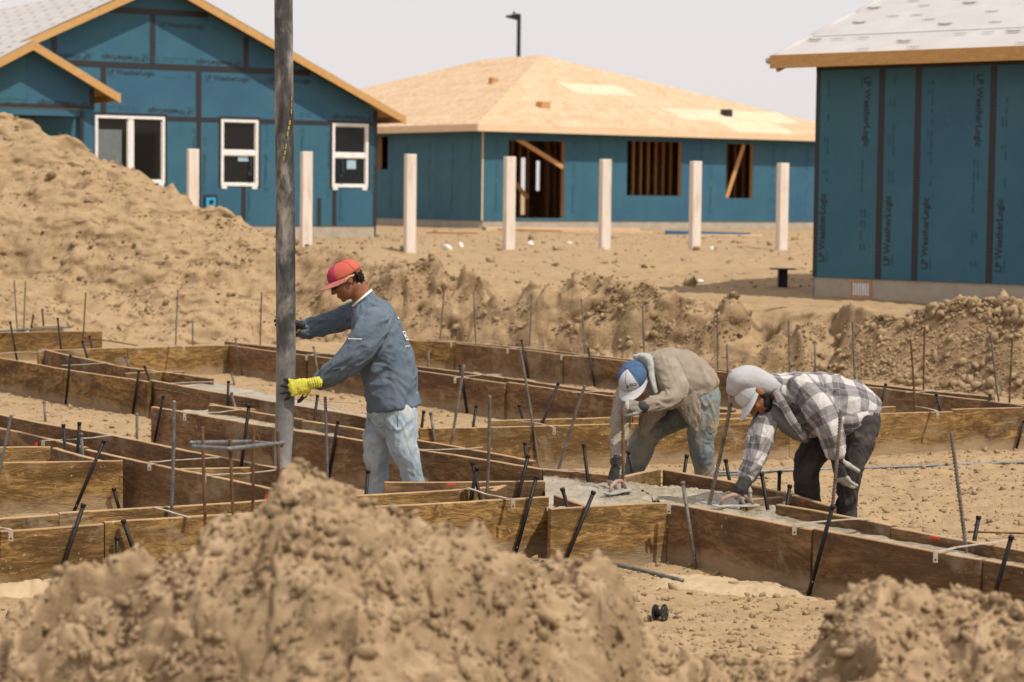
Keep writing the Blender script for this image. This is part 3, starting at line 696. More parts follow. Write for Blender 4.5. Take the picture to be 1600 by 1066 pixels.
# windows
def window(rc, slider):
    a0, a1, h0, h1 = rc; f = MB(); t = .058
    for q in ((a0, a1, h0, h0+t), (a0, a1, h1-t, h1), (a0, a0+t, h0+t, h1-t), (a1-t, a1, h0+t, h1-t)): wg.block(f, *q, -.06, .03)
    fo = f.build('window', M['white'], hl)
    md = MB()
    if slider: am = a0+(a1-a0)*.49; wg.block(md, am-.06, am+.06, h0+t, h1-t, -.05, .02)
    else: hm = (h0+h1)/2; wg.block(md, a0+t, a1-t, hm-.05, hm+.05, -.05, .02)
    md.build('meeting_rail', M['white'], fo)
    cuts = [(a0+t, am-.06, h0+t, h1-t), (am+.06, a1-t, h0+t, h1-t)] if slider else [(a0+t, a1-t, h0+t, hm-.05), (a0+t, a1-t, hm+.05, h1-t)]
    for c in cuts:
        g_ = MB(); wg.block(g_, *c, -.03, -.024); g_.build('pane', M['glass'], fo)
        s_ = MB()
        for q in ((c[0], c[1], c[2], c[2]+.02), (c[0], c[1], c[3]-.02, c[3]), (c[0], c[0]+.02, c[2]+.02, c[3]-.02), (c[1]-.02, c[1], c[2]+.02, c[3]-.02)): wg.block(s_, *q, -.023, -.005)
        s_.build('sash', M['white'], fo)
    for a in (a0+.08, a1-.08):
        ft = MB(); wg.block(ft, a-.06, a+.06, h0-.06, h0-.002, .004, .028); ft.build('shim', M['white'], fo)
    for q in ((a0-.06, a1+.06, h1, h1+.06), (a0-.055, a0, h0-.03, h1), (a1, a1+.055, h0-.03, h1)):
        tp = MB(); wg.block(tp, *q, .018, .020); tp.build('flashing', M['tape'], fo)
    return fo
fw1, fw2, fw3 = window(W1, 0), window(W2, 0), window(W3, 1)
def sticker(w_, x0, x1, y0, y1, m='cyan', o=-.022):
    a0, h1 = wg.hit(x1, y0, o); a1, _ = wg.hit(x0, y0, o); h0 = wg.hit(x0, y1, o)[1]; s_ = MB(); wg.block(s_, a0, a1, h0, h1, o, o+.002); return s_.build('sticker', M[m], w_)
M['sticker'] = flat('sticker', (.35, .5, .6)); M['sheet_white'] = flat('sheet_white', (.62, .70, .72))
sticker(fw1, 542, 556, 250, 264, 'sticker'); sticker(fw2, 372, 388, 242, 252, 'sticker')
# inside behind the glass: pale boards and dark room
mb = MB(); a0, h1 = wg.hit(190, 203, -.07); a1, h0 = wg.hit(149, 262, -.07); wg.block(mb, a0, a1, W3[2], h1, -.08, -.065); mb.build('board_stack', M['sheet_white'], hl)
mb = MB(); wg.block(mb, .2, 2*aA-.2, 0, WG, -4.02, -4); mb.build('inner_wall', M['lumber'], hl)
mb = MB(); wg.block(mb, .2, 2*aA-.2, WG-.03, WG, -6, -.1); mb.build('ceiling', M['lumber'], hl)
for k in range(14):
    mb = MB(); a = .4+k*.75; wg.block(mb, a, a+.04, 0, WG-.05, -3.0, -2.9); mb.build('stud', M['lumber'], hl)
# outlet box
a, h = wg.hit(328, 316); mb = MB(); wg.block(mb, a-.11, a+.11, h-.1, h+.1, .014, .06); bx_ = mb.build('outlet_box', M['cyan'], hl)
mb = MB(); wg.block(mb, a-.045, a+.03, h-.03, h+.05, .06, .10); mb.build('valve', M['black_steel'], bx_)
for q in ((a-.17, a+.17, h+.1, h+.16), (a-.17, a-.11, h-.16, h+.1), (a+.11, a+.17, h-.16, h+.1)):
    tp = MB(); wg.block(tp, *q, .018, .020); tp.build('seam_tape', M['tape'], hl)
# roof of the gabled house
def gable_roof(w, am, hm, wid, over_e, over_r, depth, parent, th=.15, strips=True):
    """ridge at along=am, eaves at am-wid/am+wid; goes back depth behind the wall"""
    s_ = None
    for sg in (-1, 1):
        drop = (hm-(WGx))/wid
        ae = am+sg*(wid+over_e); he = hm-drop*(wid+over_e)
        nm = 'rake_board'
        mb = MB(); p0 = w.pt(am, hm+.10, over_r); p1 = w.pt(ae, he+.10, over_r); mb.prism([p0+Vector((0, 0, -.17)), p0, p1, p1+Vector((0, 0, -.17))], w.n*.04); mb.build(nm, M['fascia'], parent)
        mb = MB(); p1b = w.pt(ae, he+.05, over_r-.02); mb.beam(p1b, p1b-w.n*(depth), .04, .17); mb.build('fascia', M['fascia'], parent)
        # sheathing sheets under
        mb = MB(); q = [w.pt(am, hm+.08, over_r-.01), w.pt(ae, he+.08, over_r-.01), w.pt(ae, he+.08, -depth), w.pt(am, hm+.08, -depth)]; mb.prism(q, Vector((0, 0, .015))); mb.build('roof_deck', M['fascia'], parent)
        L_ = math.hypot(wid+over_e, hm-he); nst = max(1, int(L_/.95)+1)
        for i in range(nst):
            t0, t1 = i/nst, min(1, (i+1)/nst+.01)
            f = lambda t: (ae+(am-ae)*t, he+(hm-he)*t)
            (x0, z0), (x1, z1) = f(t0), f(t1); lift = .105+.004*i
            mb = MB(); mb.prism([w.pt(x0, z0+lift, over_r+.01), w.pt(x1, z1+lift, over_r+.01), w.pt(x1, z1+lift, -depth), w.pt(x0, z0+lift, -depth)], Vector((0, 0, .006))); mb.build('underlay_strip', M['underlay'], parent)
            mb = MB()
            for j in range(int(depth/.9)):
                for r_ in (.25, .7):
                    xx = x0+(x1-x0)*r_; zz = z0+(z1-z0)*r_+lift+.008; oo = over_r-.4-j*.9-(.4 if r_ > .5 else 0); dx = (x1-x0)*.05; dz = (z1-z0)*.05
                    mb.prism([w.pt(xx, zz, oo), w.pt(xx, zz, oo-.28), w.pt(xx+dx, zz+dz, oo-.24), w.pt(xx+dx, zz+dz, oo-.05)], Vector((0, 0, .002)))
            tag(mb.build('printed_marks', M['underlay_ink'], parent), kind='stuff')
WGx = WG
gable_roof(wg, aA, hA, aA, .50, .42, 11, hl)
# side wall
mb = MB(); mb.prism([CL+Vector((0, 0, -.3))-wg.n*.02, CL+Vector((0, 0, WG))-wg.n*.02, CL+Vector((0, 0, WG))-wg.n*10, CL+Vector((0, 0, -.3))-wg.n*10], wg.d*.012); mb.build('side_wall', M['blue'], hl)
# porch gable
PO = 2.2
ap, hp0 = wg.hit(42, 100, PO)[0], wg.hit(42, 74, PO)[1]
ar, _ = wg.hit(147, 200, PO); hbm = wg.hit(100, 169, PO)[1]
hrk = wg.hit(147, 138, PO)[1]
widp = ap-ar; WGx = hrk
wp = Wall(wg.O+wg.n*PO, 0); wp.d = wg.d; wp.n = wg.n
pcl = [(-(hp0-hrk)/widp, 1, hrk-(hp0-hrk)/widp*ar), ((hp0-hrk)/widp, 1, hrk+(hp0-hrk)/widp*(2*ap-ar))]
panel(wp, ar, ap-.002, hbm, hp0, [], hl, cliplines=pcl); panel(wp, ap+.002, 2*ap-ar, hbm, hp0, [], hl, cliplines=pcl)
gable_roof(wp, ap, hp0, widp, .42, .35, PO+.2, hl)
htape(wp, ar, 2*ap-ar, hbm+.03, hl, .07); vtape(wp, ar+.05, hbm, hrk-.02, hl, .1)
for a in (ar, 2*ap-ar-.3):
    mb = MB(); wp.block(mb, a, a+.3, -.25, hbm-.001, -.25, .0); mb.build('porch_post', M['blue'], hl)
    vtape(wp, a+.26, 0, hbm-.05, hl, .07)
mb = MB(); wp.block(mb, ar, 2*ap-ar, hbm-.02, hbm+.02, -PO+.02, -.002); mb.build('porch_ceiling', M['lumber'], hl)
mb = MB(); wp.block(mb, ar+.31, 2*ap-ar-.31, hbm-.16, hbm-.021, -.25, .0); mb.build('porch_beam', M['blue'], hl)
a, h = wp.hit(136, 158); print_row(wp, hl, a, h+.0, False, .15, -1, 2.2, 95)

# ---- white posts, lamp, stand, debris
for i, (px, yb, yt, z, lb) in enumerate(((301, 384, 233, 42.0, 'nearest the outlet box, half hidden by the mound'), (478, 386, 237, 42.8, 'just right of the black hose under the double hung windows'), (640, 390, 241, 43.7, 'in front of the gap between gabled house and open framed house'),
        (795, 387, 245, 44.6, 'in front of the wide doorway with the diagonal brace'), (944, 395, 249, 45.2, 'between the doorway and the large window opening'), (1085, 391, 252, 46.4, 'between the large and the narrow window opening'), (1221, 389, 255, 47.4, 'nearest the house with underlay on its roof'))):
    b = W(px, yb, z); tz = W(px, yt, z).z; zz = float(height(np.array([b.x]), np.array([z]))[0])-.1
    m_ = MB(); w_ = .097; m_.box(b.x-w_, b.x+w_, z-w_, z+w_, min(zz, b.z), tz)
    rot = R(20)
    for k, v in enumerate(m_.v):
        dx, dy = v.x-b.x, v.y-z; m_.v[k] = Vector((b.x+dx*math.cos(rot)-dy*math.sin(rot), z+dx*math.sin(rot)+dy*math.cos(rot), v.z))
    o = m_.build('white_post', M['post'], None, (b.x, z, b.z), bevel=.01)
    tag(o, 'square cream post '+lb, 'post', 'row of cream posts before the houses')
t_ = W(811, 22, 92); lp = empty('street_lamp', (t_.x, 92, .9), 'black street lamp with short arm rising behind the tan roof', 'street lamp')
m_ = MB(); m_.tube([(t_.x, 92, .9), (t_.x, 92, 5), (t_.x, 92, t_.z)], [.11, .09, .08], 8); m_.build('pole', M['black_steel'], lp)
a_ = W(809, 27, 92); b_ = W(790, 26, 92); m_ = MB(); m_.hexa([(b_.x, 91.8, b_.z-.02), (a_.x, 91.8, a_.z-.12), (a_.x, 92.2, a_.z-.12), (b_.x, 92.2, b_.z-.02), (b_.x, 91.8, b_.z+.02), (a_.x, 91.8, a_.z+.14), (a_.x, 92.2, a_.z+.14), (b_.x, 92.2, b_.z+.02)]); m_.build('lamp_head', M['black_steel'], lp)
m_ = MB(); q = W(803, 22, 92); m_.box(q.x-.04, q.x+.04, 91.95, 92.05, q.z-.15, q.z+.1); m_.build('sensor', M['black_steel'], lp)
b = W(1223, 455, 31.5); st = empty('steel_stand', b, 'short black steel pedestal with flat top plate beside the right house', 'stand')
zt = W(1223, 420, 31.5).z
m_ = MB(); m_.box(b.x-.17, b.x+.17, 31.4, 31.7, zt-.012, zt+.004); m_.build('top_plate', M['black_steel'], st)
m_ = MB(); m_.box(b.x-.17, b.x+.17, 31.4, 31.7, b.z-.01, b.z+.012); m_.build('base_plate', M['black_steel'], st)
m_ = MB(); m_.box(b.x-.06, b.x+.06, 31.54, 31.56, b.z+.012, zt-.012); m_.box(b.x-.062, b.x-.05, 31.48, 31.62, b.z+.012, zt-.012); m_.box(b.x+.05, b.x+.062, 31.48, 31.62, b.z+.012, zt-.012); m_.build('column', M['black_steel'], st)
def gz(x, y): return float(height(np.array([float(x)]), np.array([float(y)]))[0])
def plank(px0, py0, px1, py1, h, mat, lb, cat='plank', z0=None, z1=None, w=.2, th=.04, name='loose_plank'):
    A = G(px0, py0, h) if z0 is None else W(px0, py0, z0); B = G(px1, py1, h) if z1 is None else W(px1, py1, z1)
    A.z = gz(A.x, A.y)+.05; B.z = gz(B.x, B.y)+.05
    m_ = MB(); m_.beam(A, B, w, th); o = m_.build(name, M[mat], None, (A+B)/2); tag(o, lb, cat); return o
plank(1040, 360, 1172, 361, 0, 'blue_tarp', 'long blue sheet lying at the foot of the open framed house', 'sheet', 60, 60, .5, .1, 'blue_sheet')
plank(905, 362, 1018, 365, 0, 'pale_wood', 'pale plank lying below the wall between doorway and large window', 'plank', 59, 58.5)
plank(780, 358, 880, 361, 0, 'lumber', 'tan plank lying before the doorway of the framed house', 'plank', 61, 60)
plank(668, 370, 748, 372, 0, 'lumber', 'plank lying on dirt left of the framed house corner', 'plank', 56, 55.5)
plank(1090, 366, 1190, 367, 0, 'pale_wood', 'pale plank on the ground just beyond the blue sheet', 'plank', 58, 58)
plank(760, 350, 1000, 353, 0, 'pale_wood', 'long bottom form plank along the foundation of the framed house', 'plank', 63.2, 63.2, .1, .12)
plank(1225, 369, 1252, 368, 0, 'yellow', 'yellow scrap strip near the last cream post', 'scrap', 55, 55, .1, .03, 'yellow_scrap')
for (px, py, z, s, lb) in ((700, 387, 45, .12, 'crumpled white litter left of the doorway post'), (891, 375, 50, .06, 'small white scrap right of the doorway post'), (1095, 443, 33, .05, 'white scrap near the black steel pedestal'), (829, 380, 48, .07, 'tiny white scrap beside the doorway post'), (1112, 382, 46, .07, 'pale flat scrap between the window posts'), (721, 385, 46, .06, 'white wad beside the crumpled litter')):
    p = W(px, py, z); o = clods('litter', np.array([[p.x, p.y, gz(p.x, p.y)+s*.3]]), np.array([s]), M['white'], lb, 'litter', I2, .5, None)
# ------------------------------------------------------------ timber forms for the footings
BH = .32
def run(p0, p1, n, mat, label, h=BH, th=.038, base=-.02, ends=None, group='timber form runs around the footings'):
    """a line of form boards on edge; p0, p1 are the two ends of its top edge"""
    A = G(*p0, h); B = G(*p1, h); A.z = B.z = 0
    root = empty('footing_form', A, label, 'footing form', group)
    d = B-A; L_ = d.length; ang = math.atan2(d.y, d.x); u = d/L_; cuts = [0]+[(i+random.uniform(-.12, .12))/n for i in range(1, n)]+[1]
    for i in range(n):
        a, b = cuts[i]*L_+.004, cuts[i+1]*L_-.004; ln = b-a; hh = h+(random.uniform(-.006, .006) if n > 1 else 0)
        seg = max(4, int(ln/.12)); V = []; Fc = []
        ph = random.uniform(0, 9)
        for k in range(seg+1):
            x = ln*k/seg; wv = .010*math.sin(x*1.1+ph)+.004*math.sin(x*3.7+ph); wt = .004*math.sin(x*2.3+ph*2)+random.uniform(-.0015, .0015)
            for (yy, zz) in ((0, base), (th, base), (th, hh-.004+wt), (th-.005, hh+wt), (.005, hh+wt), (0, hh-.004+wt)): V.append((x, yy+wv, zz))
        for k in range(seg):
            for j in range(6):
                a_ = k*6+j; b_ = k*6+(j+1) % 6; Fc.append((a_, a_+6, b_+6, b_))
        Fc.append(tuple(range(6))); Fc.append(tuple(range(seg*6+5, seg*6-1, -1)))
        me = mesh_np('board', V, Fc, M[mat]); bm = bmesh.new(); bm.from_mesh(me); bmesh.ops.recalc_face_normals(bm, faces=bm.faces); bm.to_mesh(me); bm.free()
        o = link('board', me, root, u*a); o.rotation_euler.z = ang
    return root, A, B, u
D_, O_ = 'board_dark_shaded', 'board'
RUNS = {}
def rn(k, *a, **kw): RUNS[k] = run(*a, **kw)
rn('L0b', (668, 529.5), (1551, 621), 4, D_, 'farthest long form line at the foot of the cut bank, mostly hidden')
rn('L0', (710, 535), (1596, 632), 4, D_, 'long dark form line below the bank, starting right of the red cap worker')
rn('L0c', (560, 529), (711, 534.5), 1, O_, 'short ochre form closing the far corner behind the red cap worker')
rn('Bk0', (-300, 522.7), (160, 518), 1, O_, 'short ochre form at the far left below the tall mound')
rn('Bk1', (52, 510), (100, 509), 1, O_, 'stubby form end behind the far left ochre form')
rn('B2', (60, 547), (359, 539), 2, O_, 'ochre far form meeting a dark form at the corner left of the hose')
rn('L1', (359, 539), (957, 620), 4, D_, 'dark form line from the far corner left of the hose past the blue shirt worker')
rn('L1b', (352, 533), (957, 613.5), 4, D_, 'rear twin of the dark form line that passes behind the hose')
rn('L1c', (957, 619), (1145, 640), 1, D_, 'dark form passing behind the two bending workers')
rn('M1b', (766, 657.5), (1400, 637), 3, O_, 'rear twin of the long ochre form behind the bending workers')
rn('M1', (655, 669), (957, 663), 1, O_, 'long ochre form right of the red cap worker, in its left half')
rn('M1r', (957, 663), (1900, 625.3), 4, O_, 'long ochre form behind the bending workers running out of frame at right')
rn('L2b', (60, 545), (180, 571), 1, D_, 'rear twin of the weathered form at the far left edge')
rn('L2', (-300, 511), (230, 597), 2, O_, 'weathered grey brown form slanting in from the left edge')
rn('L2c', (231, 595), (575, 654), 2, D_, 'dark form holding a pale concrete strip, passing behind the hose')
rn('L2d', (165, 569), (330, 592), 1, O_, 'thin rear form above the concrete strip left of the hose')
rn('X1', (196, 584), (290, 580), 1, O_, 'short ochre cross form behind the pale concrete strip')
rn('L3b', (323, 632), (834, 719), 3, D_, 'rear form of the footing where the red cap worker stands')
rn('X2', (323, 634), (395, 640), 1, O_, 'small ochre cross board inside the form left of the hose')
rn('L3', (234, 636), (847, 733), 3, D_, 'big dark form with an open left end, passing behind the worker legs and the hose')
rn('Jb', (-300, 590.7), (436, 733), 3, D_, 'rear dark form of the slanting footing at left')
rn('J', (-300, 604.5), (470, 775), 3, D_, 'front reddish dark form of the slanting footing at left, with red paint marks')
rn('X3', (282, 732), (392, 730), 1, O_, 'ochre cross board between the two slanting forms at left')
rn('K0', (-30, 700), (80, 698), 1, O_, 'ochre board behind the wide grain marked form at left')
rn('K1', (78, 699), (160, 721), 1, D_, 'short slanting board joining the left edge forms')
rn('K', (-300, 729), (193, 721), 1, O_, 'wide ochre form with strong grain ending beside the dark slanting form')
rn('Nb', (-300, 831), (792, 757.5), 3, O_, 'rear ochre form just beyond the near dirt heap')
rn('N', (-300, 848), (859, 776), 3, O_, 'front ochre form disappearing behind the near dirt heap')
rn('M2', (600, 753), (853, 752), 1, D_, 'brown form across the front edge right of the red cap worker')
rn('N2', (861, 797), (1045, 786.5), 1, O_, 'bright ochre form with dark knots closing the fresh concrete in front')
rn('N3', (861, 774), (914, 791), 1, D_, 'short dark return board beside the bright ochre form')
rn('Xe', (775, 768), (795, 759), 1, D_, 'tiny dark end board at the tie left of the fresh concrete')
rn('P', (1041, 786), (1900, 940), 3, D_, 'near dark form with a concrete splash running down to the right edge')
rn('S1', (847, 733), (975, 745), 1, D_, 'low form behind the fresh concrete left of the bending workers')
rn('S2', (975, 745), (1035, 734), 1, O_, 'short form jogging back before the legs of the worker in the tan jacket')
rn('S3', (1035, 734), (1240, 774), 1, D_, 'form behind the fresh concrete between the two bending workers')
rn('S4', (1164, 781), (1226, 776), 1, D_, 'inner cross board by the float worker')
rn('S5', (1240, 774), (1300, 790), 1, D_, 'form passing before the black jeans of the plaid shirt worker')
rn('Pb', (1210, 789.5), (1900, 915.5), 3, D_, 'rear form of the near footing, just behind its fresh concrete')
rn('V1', (0, 0), (0, 0), 1, O_, 'x') if False else None
# board standing on end left of the hose
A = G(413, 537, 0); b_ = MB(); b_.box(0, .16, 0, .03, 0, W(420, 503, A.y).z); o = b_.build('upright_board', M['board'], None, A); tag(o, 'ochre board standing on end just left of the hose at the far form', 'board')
# wooden marks: red paint on form edges
def paint(px, py, h, L_, lb):
    p = G(px, py, BH)
def on_run(k, px, o=-.004):
    root, A, B, u = RUNS[k]; n = Vector((u.y, -u.x, 0)); n = n if n.y < 0 else -n
    r = ray(px, 533); # horizontal solve
    s = (r.x*A.y-A.x)/(u.x-r.x*u.y); return A+u*s, u, n, root
for (k, px, w_) in (('J', 418, .03), ('J', 57, .03), ('S5', 1258, .04), ('Pb', 1461, .05), ('J', 143, .04), ('M2', 700, .03), ('K1', 145, .02)):
    p, u, n, root = on_run(k, px); q = MB(); t0 = p+n*.012+Vector((0, 0, BH-.07 if k == 'J' else BH-.02)); q.prism([t0, t0+u*w_*1.6, t0+u*w_*1.5+Vector((0, 0, .045 if k == 'J' else .012)), t0+u*w_*.1+Vector((0, 0, .04 if k == 'J' else .010))], n*.002)
    q.build('paint_mark', M['red'], root)

# ------------------------------------------------------------ fresh concrete
def strip(name, quad, z, label, nu=120, nv=24, amp=.012, seed=0, group='poured concrete between forms'):
    a, b, c, d = [G(*p, z) for p in quad]      # a->b front edge, d->c back edge
    U, V = np.meshgrid(np.linspace(0, 1, nu), np.linspace(0, 1, nv))
    P = sum(w_[..., None]*np.array(q)[None, None] for w_, q in (((1-U)*(1-V), a), (U*(1-V), b), (U*V, c), ((1-U)*V, d)))
    x, y = P[..., 0], P[..., 1]
    edge = (np.minimum(np.minimum(U, 1-U)*6, np.minimum(V, 1-V)*3) + .5*fbm(x*5, y*5, 4)) if group is None else 1
    P[..., 2] = z-.06*(1-sm(edge, 0, .9))+amp*(fbm(x*6+seed, y*6, 4)+.6*billow(x*22, y*22, 2))-.004
    o = link(name, mesh_np(name, P.reshape(-1, 3), grid_faces(nv, nu), M['wet_concrete' if group else 'spill'], True)); o.location = (0, 0, 0)
    tag(o, label, 'fresh concrete', group, 'stuff'); return o
strip('fresh_concrete', ((855, 800), (1046, 794), (985, 752), (848, 741)), .27, 'wet grey slab of fresh concrete under the hands of the worker with the blue and grey cap', 150, 60, .03)
strip('fresh_concrete', ((1044, 796), (1226, 829), (1236, 778), (984, 752)), .272, 'wet concrete under the float of the plaid shirt worker', 190, 60, .026, 4)
strip('fresh_concrete', ((1046, 794), (1900, 950), (1900, 932), (1200, 792)), .262, 'fresh concrete strip in the near footing at right', 260, 26, .016, 9)
strip('fresh_concrete', ((240, 606), (580, 665), (585, 651), (330, 597)), .27, 'pale concrete strip in the form behind the hose', 160, 14, .012, 14)
strip('fresh_concrete', ((245, 645), (845, 744), (832, 727), (335, 641)), .26, 'concrete strip in the big dark form behind the red cap worker', 240, 20, .02, 19)
strip('fresh_concrete', ((700, 542), (1590, 639), (1560, 628), (680, 536)), .25, 'concrete in the far footing below the bank', 200, 10, .02, 24)
strip('concrete_spill', ((985, 915), (1300, 935), (1240, 905), (1000, 885)), .012, 'thin pale concrete spill on the dirt in front of the near dark form', 150, 50, .02, 29, None)
strip('concrete_spill', ((-60, 925), (120, 915), (100, 898), (-60, 903)), .05, 'pale concrete slop along the foot of the front ochre form at left', 100, 20, .03, 34, None)

# ------------------------------------------------------------ steel stakes, rebar, ties
STK_G = 'steel form stakes'
def stake(tx, ty, bx, by, mode, label, mat='stake', r=.0108, rebar=False, cat='stake', name='form_stake', head=True, group=STK_G, extra=0):
    """mode g: foot on the ground in view; h: foot hidden behind a form edge; a number: its distance"""
    if mode == 'g':
        P = G(bx, by, .0); r0, r1 = ray(bx, by), ray(tx, ty); best = None
        for k_, (_, A_, B_, u_) in RUNS.items():
            den = u_.x-r0.x*u_.y
            if abs(den) < 1e-6: continue
            s_ = (r0.x*A_.y-A_.x)/den
            if -.15 < s_ < (B_-A_).length+.1:
                yy = A_.y+u_.y*s_; zz = CAMZ+r0.z*yy
                if -.06 < zz < BH+.01 and (best is None or yy < best[0]): best = (yy, A_, u_)
        if best:
            P = W(bx, by, best[0]-.035); s2 = (r1.x*best[1].y-best[1].x)/(best[2].x-r1.x*best[2].y); ty_ = best[1].y+best[2].y*s2-.035
            T0 = W(tx, ty, ty_ if abs(ty_-P.y) < .5 else P.y)
    elif mode == 'h':
        q = G(bx, by, BH); P = W(bx, by, q.y+.12)
    elif mode == 's':      # set in concrete
        P = G(bx, by, .26)
    else: P = W(bx, by, mode)
    T = W(tx, ty, P.y+random.uniform(-.04, .04)+(.06 if mode == 'g' else 0))
    if mode == 'g' and best: T = T0
    d = (T-P); low = P - d*((P.z+.05)/max(d.z, .05)) if P.z > -.02 else P
    if mode not in ('g', 'h', 's') : 
        gh = gz(P.x, P.y); low = P if P.z <= gh+.02 else P-d*((P.z-gh+.05)/max(d.z, .05))
    root_loc = low
    mb = MB(); ax = T-low; L_ = ax.length; t = ax/L_
    if rebar:
        n = max(3, min(130, int(L_/.0085))); pts = []; rad = []
        bend = Vector((random.uniform(-1, 1), random.uniform(-1, 1), 0))*.012*L_
        for i in range(n+1):
            f = i/n; pts.append(low+ax*f+bend*math.sin(math.pi*f)); rad.append(r*(1.3 if i % 2 else .72))
        mb.tube(pts, rad, 7)
    else:
        mb.tube([low, low+ax*.5, T], r, 10)
    o = mb.build(name, M[mat], None, root_loc, smooth=True); tag(o, label, cat, group)
    if not rebar and head:
        hb = MB(); c = T; hb.tube([c-t*.012, c-t*.004, c+t*.006, c+t*.010], [r*1.0, r*1.3, r*1.3, r*1.0], 12); hb.build('head', M[mat], o, smooth=True)
        for k in (.22, .5, .78):
            if L_ > .3:
                q = low+ax*k; sgn = Vector((0, -1, 0)); nb = MB(); nb.tube([q+sgn*(r*.8), q+sgn*(r*1.12)], r*.28, 8); nb.build('nail_hole', M['tie'] if k == .22 else M['dark'], o)
    return o
S = stake
B_ = 'black stake '
for a in (
 (16, 504, 23, 543, 'h', B_+'tilted at the far left end of the far ochre form'), (90, 498, 95, 541, 'h', B_+'upright near the right end of the far left ochre form'),
 (52, 493, 50, 505, 'h', 'tiny dark stake behind the far left ochre form'), (66, 484, 68, 509, 'h', 'thin dark stake behind the middle of the far left ochre form'),
 (140, 526, 143, 541, 'h', 'short stake just above the left end of the long far form'), (129, 534, 137, 561, 'h', 'leaning stake between the far forms left of the ochre corner'),
 (110, 556, 103, 626, 'g', B_+'against the weathered slanting form, the leftmost of two'), (217, 580, 207, 646, 'g', B_+'against the weathered slanting form near its right end'),
 (226, 573, 231, 587, 'h', 'short stake at the small ochre cross form left of the concrete strip'), (357, 597, 355, 634, 'g', B_+'upright at the pale concrete strip left of the hose'),
 (255, 620, 241, 692, 'g', B_+'leaning at the open left end of the big dark form'), (389, 634, 378, 721, 'g', B_+'leaning on the big dark form just left of the hose'),
 (124, 662, 121, 708, 'h', 'darkest of the three stakes between the slanting forms at left'), (99, 665, 102, 703, 'h', 'leftmost of the three stakes between the slanting forms at left'),
 (162, 690, 116, 799, 'g', 'long black stake leaning far over the wide ochre form at left'), (178, 765, 186, 795, 'g', 'short black stake by the corner of the wide ochre form'),
 (130, 790, 106, 862, 'g', B_+'leaning on the front ochre form at left'), (193, 815, 205, 849, 'g', 'stubby stake tilted backward before the front ochre form at left'),
 (183, 841, 183, 862, 'g', 'mushroomed stake head poking up beside the near dirt heap'), (496, 619, 491, 657, 'h', B_+'standing between the yellow glove and the blue shirt worker'),
 (528, 659, 513, 744, 'g', B_+'leaning on the big dark form between hose and worker'), (662, 644, 659, 667, 'h', 'short dark stake just right of the worker jeans, the left one of a pair'),
 (744, 635, 740, 662, 'h', 'short stake right of the red cap worker behind the ochre form'), (811, 634, 817, 656, 'h', 'short stake tilted beside the rusty rebar behind the ochre form'),
 (872, 600, 850, 655, 'g', B_+'leaning strongly on the dark form behind the ochre one'), (718, 571, 730, 648, 'g', 'brown stake leaning on the dark form right of the red cap worker'),
 (815, 532, 825, 590, 'g', 'brown stake against the farthest dark form in the middle'), (919, 545, 929, 604, 'g', 'brown stake against the farthest dark form left of the bent worker'),
 (912, 696, 917, 737, 'g', 'stake before the ochre form left of the bent worker in the tan jacket'), (820, 693, 822, 714, 'h', 'upper one of two black stakes at the right end of the big dark form'),
 (825, 713, 816, 750, 'g', 'lower one of two black stakes at the right end of the big dark form'), (738, 724, 748, 768, 'h', 'brown stake crossing another in the X left of the fresh concrete'),
 (745, 732, 738, 768, 'h', 'dark stake behind the crossing brown one left of the fresh concrete'), (838, 746, 812, 841, 'g', 'long black stake leaning on the front ochre form right of the dirt heap'),
 (879, 765, 887, 793, 'h', 'black stake inside the corner beside the short return board'), (927, 770, 893, 853, 'g', 'black stake leaning on the bright ochre form with knots'),
 (575, 737, 573, 760, 'h', 'stake tip between the legs of the red cap worker'), (982, 707, 989, 740, 'h', 'black stake before the left leg of the worker in the tan jacket'),
 (1073, 713, 1069, 739, 'h', 'black stake between the legs of the worker in the tan jacket'), (1134, 720, 1140, 752, 'h', 'black stake behind the slab form just right of the long leaning rebar'),
 (1190, 741, 1198, 788, 'h', B_+'tilted right beside the float hand of the plaid shirt worker'), (1218, 738, 1217, 767, 'h', 'upright black stake left of the black jeans'),
 (1234, 760, 1230, 788, 'h', 'stake with mushroomed head beside the black jeans'), (1301, 792, 1266, 920, 'g', 'long black stake leaning on the near dark form below the plaid shirt worker'),
 (1580, 840, 1557, 920, 'g', 'black stake leaning on the near dark form at the right edge'), (1529, 809, 1524, 836, 'h', 'stake behind the near footing next to the leaning rebar at right'),
 (1600, 659, 1588, 701, 'g', 'stake on the long ochre form at the right edge'), (1384, 601, 1376, 633, 'h', 'dark leaning stake just right of the plaid shirt shoulder'),
 (1463, 617, 1467, 632, 'h', 'short stake tip in the far footing at right'), (1547, 618, 1545, 629, 'h', 'small dark stake tip in the far footing near the right edge'),
 ): S(*a)
P_ = dict(mat='pin', r=.0105)
